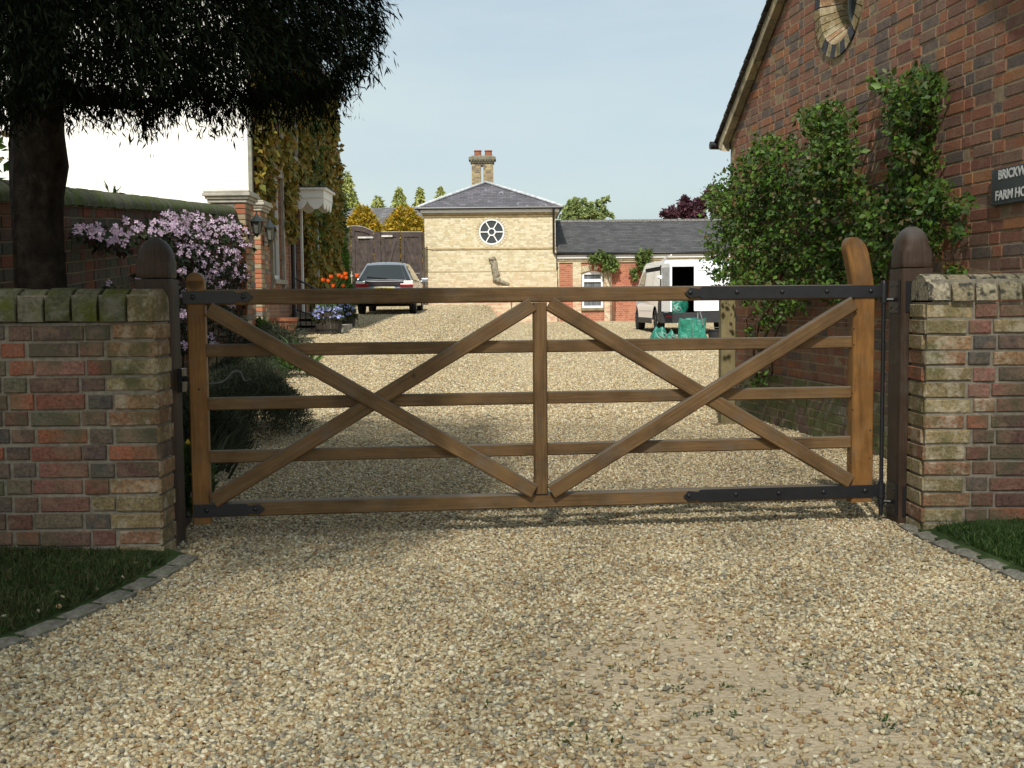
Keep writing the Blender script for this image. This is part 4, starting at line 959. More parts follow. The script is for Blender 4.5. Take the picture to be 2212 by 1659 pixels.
# steps and railings
zg = g(XF+.4, 22.5); mb = MB()
for k in range(3): mb.box(XF+.003, XF+1.0-.3*k, 22.3-.0*k, 23.55, zg-.05+(.13*k if k else 0)+(.001 if k else 0), zg+.13*(k+1)-.001)
mb.build('doorstep', M_sstone, IH)
rl = thing('railing', 'thin black iron handrail beside the front door steps', 'railing', (XF+.5, 22.3, zg))
a = P(642,598,22.25); b = P(704,636,22.25); a.x = XF+.03; mb = MB(); mb.tube([a, b, b+Vector((.06,0,.0))], .018, 8); mb.tube([a-up*.62, b-up*.5], .012, 6); mb.build('handrail', M_iron, rl)
for k in range(6):
    q = a+(b-a)*(k+.3)/6; mb = MB(); mb.tube([q, (q.x, q.y, zg+.05)], .010, 6); mb.build('baluster', M_iron, rl)
# ivy
M_ivy = island('golden ivy leaf', [(.24,.16,.022),(.19,.13,.020),(.29,.20,.03),(.15,.12,.018),(.21,.18,.03),(.24,.13,.022),(.11,.10,.018),(.32,.24,.045),(.14,.15,.025)], .6, .25, bump=0, vary=.25, bscale=4, trans=.2)
M_ivyg = island('green creeper leaf', [(.06,.10,.018),(.08,.13,.02),(.045,.075,.015),(.10,.14,.03)], .6, .25, bump=0, vary=.25, bscale=4, trans=.2)
iv = thing('ivy', 'golden brown ivy hanging thickly over the front of the house on the left', 'ivy', (XF, 23, g(XF,23)))
rr = np.random.default_rng(5); A = []; B = []
def low_edge(px):
    tb = [(556,432),(566,450),(578,545),(586,470),(590,385),(612,378),(614,480),(622,510),(630,505),(636,410),(655,420),(658,640),(722,640)]
    for (a_, za), (b_, zb_) in zip(tb, tb[1:]):
        if a_ <= px <= b_: return za+(zb_-za)*(px-a_)/(b_-a_)
    return 200
while len(A)+len(B) < 21000:
    yv = yN+.1+(yE-yN+.15)*rr.random(); zv = .4+(zE-.35)*rr.random()
    px = 1106+2450*XF/yv; q = Vector((XF, yv, zv)); d = q-Vector((0,0,EYE)); py = H0/2-FPX*d.dot(_u)/d.dot(_f)
    if py > low_edge(px)+8*rr.normal(): continue
    if any(a0-.12 < yv < a1+.12 and z0-.1 < zv < z1+.25 for (a0,a1,z0,z1) in wins) and rr.random() < .97: continue
    if 22.25 < yv < 23.55 and zv < zt+.1: continue
    clump = .5+.5*math.sin(yv*5.1+math.sin(zv*3)*2)*math.sin(zv*4.3+yv)
    if yv > 24.6: off = .10+.22*clump
    else: off = .04+.14*clump
    p_ = (XF+abs(off*rr.random()**.6)+.02, yv, zv)
    (B if (24.1 < yv < 25.2 and zv > 2.4 and rr.random() < .6) or rr.random() < .06 else A).append(p_)
leafcloud('golden_foliage', M_ivy, np.array(A), .11, .8, nrm=np.array([.9,-.35,.35]), nspread=.55, axis=np.array([0,-.2,-1]), aspread=.6, parent=iv)
leafcloud('green_foliage', M_ivyg, np.array(B), .11, .8, nrm=np.array([.9,-.35,.35]), nspread=.55, axis=np.array([0,-.2,-1]), aspread=.6, parent=iv)
st = MB(); 
for k in range(6): yv = 24.2+k*.5; st.tube([(XF+.03, yv, g(XF,yv)), (XF+.04, yv+.1, 2.0), (XF+.05, yv-.1, 4.2), (XF+.04, yv+.1, 5.6)], [.03,.025,.015,.006], 6)
st.build('stem', M_cane, iv, smooth=True)

# ============================================================ clematis on the garden wall
CLP = gw0; 
def cw(px, py, off): return on_plane(px, py, gw0+gnw*off, gnw)
cl = thing('clematis', 'clematis covered in pale pink flowers hanging over the garden wall', 'climbing plant', cw(450,700,.1))
M_pink = island('pink petal', [(.56,.39,.52),(.64,.48,.60),(.50,.34,.48),(.72,.58,.68),(.60,.44,.54),(.54,.41,.57)], .7, .2, bump=0, vary=.15, bscale=5, trans=.3)
M_clf = island('clematis leaf', [(.022,.035,.014),(.03,.045,.018),(.04,.035,.02),(.05,.025,.02),(.018,.028,.012)], .7, .2, bump=0, vary=.3, bscale=5, trans=.2)
cb = [(165,498,11,.5),(210,500,15,.9),(225,515,13,.8),(252,497,13,.9),(265,515,16,.9),(285,500,10,.5),(275,480,9,.5),(300,488,11,.8),(240,520,10,.8),(190,492,10,.8),(338,492,20,1),(365,482,24,1),(395,478,26,1),(425,488,30,1),(455,492,28,1),(490,488,24,1),(515,500,22,1),(530,525,14,.8),(385,520,18,.6),(410,545,25,.7),(450,540,28,.7),(490,560,30,.8),(518,590,20,1),(440,590,22,.5),(470,610,30,.6),(395,588,10,.9),(352,560,8,.7),(345,575,6,.6),(418,640,26,.6),(505,640,24,.7),(395,680,13,.9),(420,710,20,.7),(455,735,16,.6),(400,745,8,.7),(300,598,7,.5),(235,612,6,.4),(380,616,10,.5)]
fl = []; lf = []; rr = np.random.default_rng(77)
for (bx, by, br, dn) in cb:
    for _ in range(int(br*br*.060*dn)+4):
        a = rr.uniform(0,6.283); r_ = br*math.sqrt(rr.random()); off = .12+.22*rr.random(); fl.append(cw(bx+r_*math.cos(a), by+r_*math.sin(a), off)[:])
    for _ in range(int(br*br*.35)+12):
        a = rr.uniform(0,6.283); r_ = 1.25*br*math.sqrt(rr.random()); off = .03+.2*rr.random(); lf.append(cw(bx+r_*math.cos(a), by+8+r_*math.sin(a), off)[:])
for _ in range(3600):
    px = rr.uniform(330, 538); py = rr.uniform(475, 760) if px > 380 else rr.uniform(480, 640); lf.append(cw(px, py, .02+.12*rr.random())[:])
fl = np.array(fl); n = len(fl); axd = rr.normal(size=(n,3))*.45+np.array([.55,-.75,.2]); axd /= np.linalg.norm(axd,axis=1)[:,None]
e1 = np.cross(axd, np.array([0,0,1.])); e1 /= np.linalg.norm(e1,axis=1)[:,None]; e2 = np.cross(axd, e1); V = []; Fq = []
sz = .0245*(1+.33*rr.normal(size=n)).clip(.5,1.6); ph = rr.uniform(0,6.28,n)
for k in range(4):
    th = ph+k*math.pi/2; d = e1*np.cos(th)[:,None]+e2*np.sin(th)[:,None]; s_ = -e1*np.sin(th)[:,None]+e2*np.cos(th)[:,None]
    V.append(np.stack([fl, fl+d*sz[:,None]*.6+s_*sz[:,None]*.34+axd*sz[:,None]*.15, fl+d*sz[:,None]+axd*sz[:,None]*.05, fl+d*sz[:,None]*.6-s_*sz[:,None]*.34+axd*sz[:,None]*.15],1))
V = np.concatenate(V).reshape(-1,3); i = np.arange(4*n)*4; F_ = np.stack([i,i+1,i+2,i+3],1); np_mesh('flowers', V, F_, M_pink, cl)
leafcloud('foliage', M_clf, np.array(lf), .05, .6, nrm=np.array([.6,-.6,.4]), nspread=.8, axis=np.array([0,0,-.7]), aspread=.8, parent=cl)
mb = MB()
for k in range(7): 
    a = 395+k*18; mb.tube([cw(a,800,.05), cw(a+6,700,.06), cw(a-14,600,.08), cw(a-30+k*9,500,.1)], [.012,.009,.006,.003], 6)
mb.build('stem', M_cane, cl, smooth=True)

# ============================================================ flower bed behind the gate
def bush(name, lab, cat, c, rx, ry, h, n, mat, size, aspect, shape, up_=1.0, grp=None, bl=None, seed=1, spread=.6, stems=True):
    r_ = np.random.default_rng(seed); z0 = g(c[0], c[1]); t = thing(name, lab, cat, (c[0], c[1], z0), grp)
    th = r_.uniform(0, 6.283, n); ph = r_.random(n)**.5; rr2 = (.45+.55*r_.random(n)**.5)
    lump = 1+.16*np.sin(th*3+seed)+.12*np.sin(th*5+2*seed)
    X = rx*rr2*np.cos(th)*ph*lump; Y = ry*rr2*np.sin(th)*ph*lump; Z = h*rr2*np.sqrt(np.clip(1-ph**2,0,1))*(1+.12*np.sin(th*4+seed))
    pts = np.stack([c[0]+X, c[1]+Y, z0+Z*.92], 1); ax = np.stack([X/rx*.8, Y/ry*.8, np.full(n, up_)], 1)
    leafcloud('foliage', mat, pts, size, aspect, axis=ax, aspread=spread, parent=t, shape=shape, rs=r_)
    if bl:
        m2, cnt, s2 = bl
        for ii in r_.choice(n, cnt): leafcloud('flower', m2, np.repeat(pts[ii:ii+1]+np.array([0,-.02,size*.7]), 4, 0), s2*.7, .9, axis=(0,0,1), aspread=1.2, parent=t, rs=r_)
    if stems:
        mb = MB()
        for k in range(5): a = k*1.3+seed; mb.tube([(c[0],c[1],z0-.03), (c[0]+rx*.25*math.cos(a), c[1]+ry*.25*math.sin(a), z0+h*.4)], [.008,.004], 5)
        mb.build('stem', M_cane, t)
    return t
M_lav = island('grey green shrub leaf', [(.045,.055,.032),(.06,.07,.04),(.035,.045,.025),(.05,.05,.03),(.07,.085,.05)], .8, .15, bump=0, vary=.25, bscale=5, trans=.15)
M_sedge = island('long green leaf', [(.06,.13,.02),(.09,.18,.03),(.045,.09,.02),(.12,.19,.06)], .5, .3, bump=0, vary=.2, bscale=5, trans=.3)
M_yel = island('yellow flower', [(.65,.42,.02),(.55,.35,.02)], .6, .2, bump=0, vary=.1); M_redf = island('red flower', [(.55,.05,.02),(.45,.03,.02)], .6, .2, bump=0, vary=.1)
def GB(px, py): q = G(px, py); return (q.x, q.y)
bush('lavender_bush', 'nearest dark grey-green bush in the bed just behind the latch side of the gate', 'bush', (-2.22,7.9), .40, .42, .50, 15000, M_lav, .045, .10, 'blade', seed=2)
bush('lavender_bush', 'broad dark grey-green bush spilling over the gravel behind the left diagonal brace of the gate', 'bush', (-2.32,9.7), .62, .85, .58, 26000, M_lav, .050, .10, 'blade', seed=3, bl=(M_yel, 4, .03))
bush('lavender_bush', 'dark bush at the back of the bed against the garden wall behind the second rail', 'bush', (-2.95,9.2), .40, .75, .60, 14000, M_lav, .05, .10, 'blade', seed=5)
bush('lavender_bush', 'small pale-tipped bush below the near brick pier beside the strap-leaved clump', 'bush', (-2.95,12.4), .45, .7, .50, 11000, M_lav, .05, .12, 'blade', seed=6, bl=(M_redf, 12, .035))
bush('strap_leaf_plant', 'clump of long arching bright green leaves at the far end of the flower bed', 'plant', (-2.72,14.3), .24, .26, .26, 200, M_sedge, .28, .075, 'blade', seed=8, spread=.35, stems=False)
bush('strap_leaf_plant', 'loose clump of grey-green strap leaves at the foot of the nearest bush', 'plant', (-2.02,7.35), .18, .2, .10, 70, M_lav, .32, .06, 'blade', seed=9, spread=.3, stems=False)
bush('bedding_plant', 'low green plant with yellow flowers between the left gate post and the latch stile', 'plant', (-1.80,6.15), .16, .22, .36, 900, M_grass, .07, .4, 'kite', seed=10, bl=(M_yel, 16, .035))
bush('leafy_shrub', 'green and reddish shrub growing against the foot of the farther brick pier', 'bush', (-3.55,15.9), .30, .35, .62, 3000, M_rose, .07, .6, 'kite', seed=11)
bush('leafy_shrub', 'small mossy-looking shrub on the soil between the terracotta pot and the strap-leaved clump', 'bush', (-3.15,15.1), .50, .45, .64, 9000, M_lav, .06, .12, 'blade', seed=12)
# terracotta pot
q = P(612, 686, 16.6); zg = g(q.x, 16.6); tp = thing('terracotta_pot', 'wide terracotta pot standing behind the flower bed below the ivy house', 'pot', (q.x, 16.6, zg)); M_terra = simple('terracotta', (.25,.10,.055), .85, .15, var=.25, scale=12)
h = q.z-zg; mb = MB(); mb.lathe((q.x,16.6,zg), [(.12,0),(.17,h*.6),(.195,h-.055),(.215,h-.05),(.218,h),(.195,h),(.18,h-.05),(.01,h-.06)], 28); mb.build('pot', M_terra, tp, smooth=True, autos=35)
# camellia left of the tree trunk, above the garden wall
q = P(4, 350, 7.6); t = thing('leafy_shrub', 'dark broad-leaved shrub against the white wall, left of the tree trunk', 'bush', (q.x-.2, 7.6, 0)); rr = np.random.default_rng(3)
pts = np.stack([q.x-.16+.15*rr.normal(size=420), 7.6+.15*rr.normal(size=420), rr.uniform(1.2, 2.25, 420)], 1); leafcloud('foliage', M_rose, pts, .085, .5, nrm=np.array([0,-.6,.5]), axis=np.array([.3,0,.2]), aspread=.8, parent=t)
mb = MB(); mb.tube([(q.x-.2,7.6,0), (q.x-.18,7.6,1.4), (q.x-.1,7.6,2.1)], [.02,.015,.006], 6); mb.build('stem', M_cane, t)
# ============================================================ stable block at the end of the yard
CREAM = [(0.521, 0.446, 0.284), (0.577, 0.503, 0.343), (0.484, 0.399, 0.245), (0.614, 0.551, 0.402), (0.549, 0.465, 0.304), (0.446, 0.38, 0.255), (0.586, 0.513, 0.363)]
PINK = [(.50,.31,.21),(.54,.38,.26),(.46,.26,.18),(.56,.45,.30),(.52,.34,.23),(.58,.49,.33)]
YT = 44.0
def T(px, py, Y=YT): return P(px, py, Y)
xl, xr = T(917,500).x, T(1200,500).x; zb = .30
ztc = T(1060,468).z; zev = T(1060,450).z; zst = T(1060,537).z; zpl = T(1060,586).z
ST = thing('stable_tower', 'square cream brick building with low slate roof, round six-spoked window and tall chimney', 'building', ((xl+xr)/2, YT, zb))
M_cb = bricktex('cream stock brick', 'x', CREAM, (.47,.41,.29,1), patch=(PINK, zpl-1.5, zpl-.25)); M_cby = bricktex('cream stock brick side', 'y', CREAM, (.40,.33,.21,1))
wc = T(1062,501); wR = 27.5/2450*44; DP = 5.3
mb = MB(); slab(mb, rect(xl, xr, zst, ztc), [circ(wc.x, wc.z, wR+.01, 40)], (0,YT,0), (1,0,0), up, (0,1,0), 0, .3); mb.prism(rect(xl, xr, ztc+.0, zev+.05), (0,YT,0), (1,0,0), up, (0,1,0), -.0, .3) if False else None
mb.build('wall', M_cb, ST)
mb = MB(); mb.box(xl-.02, xr+.02, YT-.035, YT+.3, zpl, zst-.03); mb.build('lower_wall', M_cb, ST)
mb = MB(); mb.box(xl-.05, xr+.05, YT-.075, YT+.3, zb-.4, zpl-.03); mb.build('plinth', M_cb, ST)
mb = MB(); mb.box(xl+.25, xr+.03, YT-.07, YT-.001, zst-.028, zst+.03); mb.box(xl-.03, xr+.03, YT-.05, YT-.001, ztc, ztc+.075); mb.box(xl-.07, xr+.07, YT-.10, YT+.2, ztc+.078, ztc+.15); mb.box(xl-.05, xr+.05, YT-.08, YT+.3, zpl-.028, zpl+.01)
mb.build('string_course', simple('pale stone string', (.36,.28,.16), .9, .1), ST)
mb = MB(); mb.box(xl, xl+.3, YT+.301, YT+DP, zb-.4, ztc+.07); mb.box(xr-.3, xr, YT+.301, YT+DP, zb-.4, ztc+.07); mb.box(xl, xr, YT+DP+.001, YT+DP+.3, zb-.4, ztc+.07); mb.build('side_wall', M_cby, ST)
mb = MB(); mb.box(xl-.14, xr+.14, YT-.17, YT+DP+.4, ztc+.152, zev-.03); mb.build('fascia', simple('white fascia paint', (.72,.72,.72), .5, .3, var=.03), ST)
mb = MB(); o_ = .24; mb.tube([(xl-o_-.1, YT-.25, zev-.005), (xr+o_+.06, YT-.25, zev-.005)], .055, 8); mb.tube([(xl-.22, YT-.25, zev-.01), (xl-.22, YT+DP, zev-.01)], .055, 8)
dpx = T(1195.5,500).x; mb.tube([(dpx, YT-.25, zev), (dpx, YT-.25, zev-.12), (dpx, YT-.10, zev-.3), (dpx, YT-.10, T(1195,545).z), (dpx+.1, YT-.16, T(1195,551).z)], .04, 8); mb.build('gutter', M_iron, ST, smooth=True, autos=40)
# hipped roof
ap = P(1049, 396, YT+2.7); e = .28
cs = [(xl-e, YT-.3, zev), (xr+e, YT-.3, zev), (xr+e, YT+DP+.4, zev), (xl-e, YT+DP+.4, zev)]
M_rs = N('slate courses'); 
def slate_tex(name, base, axis, band, white=0.0, streak=.5):
    a = N(name); co = a.coord(); t = a.n('ShaderNodeTexCoord'); sx = a.n('ShaderNodeSeparateXYZ'); a.l(t.outputs['Object'], sx.inputs[0]); cb_ = a.n('ShaderNodeCombineXYZ'); a.l(sx.outputs[axis], cb_.inputs[0]); a.l(sx.outputs['Z'], cb_.inputs[1])
    b = a.n('ShaderNodeTexBrick', Scale=1.0); b.inputs['Color1'].default_value = (0,0,0,1); b.inputs['Color2'].default_value = (1,1,1,1); b.inputs['Mortar'].default_value = (.2,.2,.2,1); b.inputs['Mortar Size'].default_value = .008; b.inputs['Brick Width'].default_value = .26; b.inputs['Row Height'].default_value = band; a.l(cb_.outputs[0], b.inputs['Vector'])
    c = a.ramp(b.outputs['Color'], [(0, tuple(k*.72 for k in base)), (.5, base), (1, tuple(k*1.3 for k in base))])
    c = a.mix(b.outputs['Fac'], c, tuple(k*.5 for k in base)+(1,))
    mp_ = a.n('ShaderNodeMapping'); mp_.inputs['Scale'].default_value = (1.6, .5, .5); a.l(t.outputs['Object'], mp_.inputs['Vector'])
    c = a.mix(1.0, c, a.ramp(a.noise(co, 2.0, 6, .6), [(.35, (.8,)*3), (.7, (1.2,)*3)]), 'MULTIPLY')
    if white: c = a.mix(a.ramp(a.noise(mp_.outputs[0], 2.4, 6, .75), [(.60, (0,0,0)), (.68, (white,)*3)]), c, (.36,.38,.40,1))
    if streak: c = a.mix(a.ramp(a.noise(co, 30, 4, .8), [(.62, (0,0,0)), (.75, (streak,)*3)]), c, (.22,.215,.19,1))
    return a.out(c, .6, .35)
M_rt = slate_tex('tower slates', (.105,.098,.11), 'X', .085, white=.55, streak=.12)
mb = MB(); b = mb.pts(cs+[tuple(ap)]); [mb.face((b+i, b+(i+1)%4, b+4)) for i in range(4)]; mb.face((b+3,b+2,b+1,b)); mb.build('roof', M_rt, ST)
M_lead = simple('pale lead hip', (.42,.44,.45), .5, .4, var=.35, scale=7)
mb = MB()
for c in cs: c = Vector(c); mb.tube([c+Vector((0,0,.03)), c.lerp(ap,.33)+up*.055, c.lerp(ap,.66)+up*.055, ap+up*.05], .06, 8)
mb.build('hip_ridge', M_lead, ST, smooth=True)
# round window with spokes
rw = MB(); nv = 34
for k in range(nv):
    a0 = 2*math.pi*(k+.1)/nv; a1 = 2*math.pi*(k+.9)/nv; q = lambda r, a, d: (wc.x+r*math.cos(a), YT-d, wc.z+r*math.sin(a)); r0, r1 = wR+.012, wR+.12
    b = rw.pts([q(r0,a0,.018), q(r0,a1,.018), q(r1,a1,.018), q(r1,a0,.018), q(r0,a0,-.05), q(r0,a1,-.05), q(r1,a1,-.05), q(r1,a0,-.05)])
    for f in ((0,1,2,3),(0,4,5,1),(1,5,6,2),(2,6,7,3),(3,7,4,0)): rw.face([b+i for i in f])
rwo = rw.build('round_window', island('cream arch brick', CREAM, .9, .1, bump=0), ST)
M_wp = simple('white window paint', (.72,.72,.72), .45, .3, var=.03)
mb = MB(); C0 = Vector((wc.x, YT+.03, wc.z)); mb.lathe(C0, [(wR,0),(wR,.04),(wR-.055,.04),(wR-.055,0)], 40, axis=(0,-1,0), caps=False); mb.lathe(C0, [(.155,0),(.155,.035),(.11,.035),(.11,0)], 28, axis=(0,-1,0), caps=False)
for k in range(6):
    a = math.pi*k/3; d = Vector((math.cos(a), 0, math.sin(a))); s_ = Vector((-math.sin(a), 0, math.cos(a))); mb.obox(C0+d*(.15+wR-.05)/2+Vector((0,-.014,0)), d, s_, (0,1,0), (wR-.05-.15)/2+.005, .02, .014)
mb.build('frame', M_wp, rwo)
mb = MB(); mb.lathe(C0+Vector((0,.02,0)), [(wR-.005,0),(wR-.005,.008)], 40, axis=(0,-1,0)); mb.build('pane', M_glass, rwo)
# chimney
YC = 47.6; cx0, cx1 = P(1019,370,YC).x, P(1065,370,YC).x; zc0 = P(1042,412,YC).z-.5; zc1 = P(1042,352,YC).z; zc2 = P(1042,336,YC).z
ch_ = MB(); sx0, sx1 = P(1038.5,370,YC).x, P(1044,370,YC).x; M_cbr = bricktex('sooty chimney brick', 'x', [(.30,.24,.13),(.22,.17,.10),(.36,.29,.16),(.15,.12,.09),(.27,.20,.12)], (.28,.22,.14,1))
ch_.box(cx0, sx0, YC, YC+.55, zc0, zc1); ch_.box(sx1, cx1, YC, YC+.55, zc0, zc1); ch_.box(sx0+.001, sx1-.001, YC+.01, YC+.54, zc1-.1, zc1-.001); ch_.box(sx0+.001, sx1-.001, YC+.01, YC+.54, zc0, P(1040,402,YC).z)
ch_.box(cx0-.06, cx1+.06, YC-.06, YC+.61, zc0, P(1042,402,YC).z)
co_ = ch_.build('chimney', M_cbr, ST)
mb = MB(); mb.box(cx0-.05, cx1+.05, YC-.05, YC+.6, zc1+.001, zc1+.06)
for k in range(9): x_ = cx0-.04+(cx1-cx0+.08-.07)*k/8; mb.box(x_, x_+.07, YC-.10, YC-.051, zc1+.062, zc1+.12)
mb.box(cx0-.05, cx1+.05, YC-.05, YC+.6, zc1+.062, zc1+.12); mb.box(cx0-.12, cx1+.12, YC-.12, YC+.67, zc1+.122, zc2-.08); mb.hexa([(cx0-.12,YC-.12,zc2-.079),(cx1+.12,YC-.12,zc2-.079),(cx1+.12,YC+.67,zc2-.079),(cx0-.12,YC+.67,zc2-.079),(cx0+.02,YC+.02,zc2+.01),(cx1-.02,YC+.02,zc2+.01),(cx1-.02,YC+.53,zc2+.01),(cx0+.02,YC+.53,zc2+.01)])
mb.build('corbelled_top', simple('weathered chimney cap', (.17,.155,.115), .95, .1, var=.35, scale=9), co_)
for px in (1032, 1055):
    q = P(px, 336, YC+.2); mb = MB(); h = P(px,325,YC+.2).z-q.z; mb.lathe((q.x, YC+.25, q.z-.02), [(.15,0),(.145,h*.6),(.135,h*.85),(.16,h*.87),(.16,h+.02),(.13,h+.02),(.12,h*.5)], 20); mb.build('chimney_pot', M_terra, co_, smooth=True, autos=40)
# weathered curved stone lump and buttress stub
mb = MB(); rd = random.Random(4); ps = [T(1062,556),T(1066,566),T(1068,580),T(1071,592),T(1071,603),T(1080,608),T(1092,612),T(1100,616)]; ps = [Vector((p.x, YT-.10, p.z)) for p in ps]
dn = []; rr_ = []
for i in range(len(ps)-1):
    for k in range(4): dn.append(ps[i].lerp(ps[i+1], k/4)+Vector((rd.uniform(-.02,.02), rd.uniform(-.03,.0), 0))); rr_.append((.125 if i < 5 else .085-.013*(i-5))*(1+rd.uniform(-.14,.14)))
mb.tube(dn, rr_, 12); mb.build('stone_lump', simple('grey weathered stone', (.24,.21,.155), .95, .1, var=.55, scale=12, bump=.03), ST, smooth=True)
a = T(1083,640); b = T(1104,676); mb = MB(); mb.box(a.x, b.x, YT-.35, YT-.08, b.z-.2, T(1090,618).z); mb.build('buttress', M_cb, ST, bevel=.02)

# ------------------------------------------------------------ low wing to the right
YW = 44.35; wx0, wx1 = xr+.06, P(1740,600,YW).x
def TW(px, py): return P(px, py, YW)
WG = thing('stable_wing', 'long low red brick range with dark slate roof, cream pilasters and white arched window', 'building', ((wx0+wx1)/2, YW, .35))
M_wr = bricktex('orange red brick', 'x', [(.36,.115,.065),(.40,.135,.075),(.31,.095,.06),(.42,.15,.085),(.35,.12,.08)], (.42,.30,.20,1), patch=([(.36,.24,.17),(.40,.27,.19),(.30,.21,.16)], -.35, -.05))
wa, wb, wt, wbo = TW(1257,600).x, TW(1303,600).x, TW(1280,585).z, TW(1280,665).z; zf0 = TW(1280,558).z; zf1 = TW(1280,549).z; wm = (wa+wb)/2
arch = [(wa,wbo),(wb,wbo)]+[(wb+(wa-wb)*k/12, wt-.10+.10*math.sin(math.pi*k/12)) for k in range(0,13)]
mb = MB(); slab(mb, rect(wx0, wx1, -.2, zf0-.0), [arch], (0,YW,0), (1,0,0), up, (0,1,0), 0, .3); mb.build('wall', M_wr, WG)
mb = MB(); mb.box(wx0, wx0+.3, YW+.301, YW+5.2, -.2, zf0); mb.box(wx1-.3, wx1, YW+.301, YW+5.2, -.2, zf0); mb.box(wx0, wx1, YW+5.201, YW+5.5, -.2, zf0); mb.build('rear_wall', M_cby, WG)
def pil(pa, pb): mb = MB(); mb.box(TW(pa,600).x, TW(pb,600).x, YW-.05, YW-.001, -.1, zf0-.16); mb.build('pilaster', M_cb, WG)
pil(1237,1255); pil(1305,1321); pil(1205,1208)
for c in (1405, 1489, 1590): pil(c, c+16)
mb = MB(); mb.box(wx0, wx1, YW-.05, YW-.001, zf0-.157, zf0-.09); mb.box(wx0, wx1, YW-.09, YW-.001, zf0-.088, zf0-.001); mb.build('dentil_course', M_cb, WG)
mb = MB(); mb.box(wx0-.0, wx1, YW-.16, YW+.3, zf0+.001, zf1); mb.build('fascia', M_wp, WG)
mb = MB(); mb.tube([(wx0-.12, YW-.22, zf1+.02), (wx1, YW-.22, zf1+.02)], .055, 8); mb.build('gutter', M_iron, WG, smooth=True)
YR = 47.4; zrd = P(1400,476,YR).z; M_wrf = slate_tex('wing slates', (.058,.056,.056), 'X', .075, white=0, streak=.6)
mb = MB(); mb.hexa([(wx0-.05,YW-.25,zf1),(wx1,YW-.25,zf1),(wx1,YR,zrd-.05),(wx0-.05,YR,zrd-.05),(wx0-.05,YW-.25,zf1+.05),(wx1,YW-.25,zf1+.05),(wx1,YR,zrd),(wx0-.05,YR,zrd)]); mb.hexa([(wx0-.05,YR,zrd-.05),(wx1,YR,zrd-.05),(wx1,YR+3.1,zf1),(wx0-.05,YR+3.1,zf1),(wx0-.05,YR,zrd),(wx1,YR,zrd),(wx1,YR+3.1,zf1+.05),(wx0-.05,YR+3.1,zf1+.05)]); mb.build('roof', M_wrf, WG)
mb = MB(); nrt = 34
for k in range(nrt): a = wx0+(wx1-wx0)*k/nrt; b = wx0+(wx1-wx0)*(k+1)/nrt-.02; mb.hexa([(a,YR-.17,zrd-.06),(b,YR-.17,zrd-.06),(b,YR+.17,zrd-.06),(a,YR+.17,zrd-.06),(a,YR-.03,zrd+.045),(b,YR-.03,zrd+.045),(b,YR+.03,zrd+.045),(a,YR+.03,zrd+.045)])
mb.build('ridge_tiles', simple('grey ridge tile', (.13,.125,.115), .9, .1, var=.4, scale=14), WG)
# arched window
aw = MB()
for k in range(13):
    f0 = k/13; f1 = (k+.86)/13; q = lambda f, r: ((wm+(wb-wm+.02+r)*(1-2*f)*(1.0)), YW-.03, wt-.08+(.10+.0)*math.sin(math.pi*f)+r*1.0)
    b = aw.pts([q(f0,.0), q(f1,.0), q(f1,.20), q(f0,.20)]); b2 = aw.pts([(x, YW, z) for x, _, z in (q(f0,.0), q(f1,.0), q(f1,.20), q(f0,.20))])
    aw.face((b,b+1,b+2,b+3)); [aw.face((b+i, b+(i+1)%4, b2+(i+1)%4, b2+i)) for i in range(4)]
awo = aw.build('window', island('arch brick', CREAM[:4]+[(.36,.12,.07)], .9, .1, bump=0), WG)
mb = MB(); f = .085
slab(mb, arch, [rect(wa+f, wb-f, wbo+f, wbo+(wt-wbo)*.70)], (0,YW+.04,0), (1,0,0), up, (0,1,0), 0, .05)
me_hole = rect(wa+f, wb-f, wbo+(wt-wbo)*.78, wt-.14)
mb = MB(); slab(mb, arch, [rect(wa+f, wb-f, wbo+f, wbo+(wt-wbo)*.70), me_hole], (0,YW+.04,0), (1,0,0), up, (0,1,0), 0, .05); mb.build('frame', M_wp, awo)
mb = MB(); mb.box(wa+.02, wb-.02, YW+.101, YW+.105, wbo+.02, wt-.05); 
M_net = N('net curtain behind glass'); c_ = M_net.coord(scale=(26,1,.4)); M_net = M_net.out(M_net.ramp(M_net.noise(c_, 1.0, 3), [(.3,(.05,.055,.06)),(.6,(.16,.17,.18)),(.75,(.26,.27,.28))]), .15, .5)
mb.build('pane', M_net, awo)
mb = MB(); mb.box(wa-.03, wb+.03, YW-.08, YW+.04, wbo-.10, wbo-.001); mb.build('sill', simple('mossy stone sill', (.19,.17,.11), .9, .1, var=.3), awo)
# shrubs on the wing's wall
def wallvine(lab, spots, Y, n, size, mat, seed):
    r_ = np.random.default_rng(seed); A = []
    for (px, py, r) in spots:
        for _ in range(int(n*r*r/400)):
            a = r_.uniform(0,6.283); q_ = r*math.sqrt(r_.random()); A.append(P(px+q_*math.cos(a), py+q_*math.sin(a), Y-.12-.3*r_.random())[:])
    px, py, r = spots[0]; x_ = P(px, py, Y).x; t = thing('wall_shrub', lab, 'climbing plant', (x_, Y-.15, .35))
    leafcloud('foliage', mat, np.array(A), size, .7, nrm=np.array([0,-.6,.6]), nspread=.7, parent=t, rs=r_)
    mb = MB()
    for i, (qx, qy, r) in enumerate(spots): mb.tube([(x_+.04*i, Y-.1, .3), (x_+.1*i*.5, Y-.12, 1.4), P(qx, qy, Y-.15)], [.012,.010,.006], 5)
    mb.build('stem', M_cane, t); return t
M_fg = island('fresh green leaf', [(.10,.15,.035),(.13,.19,.045),(.07,.11,.025),(.16,.22,.06),(.09,.12,.03)], .6, .25, bump=0, vary=.2, bscale=5, trans=.25)
wallvine('leafy climber above and right of the white arched window', [(1318,565,15),(1282,560,10),(1300,553,11),(1325,575,11),(1308,578,8)], YW, 560, .11, M_fg, 3)
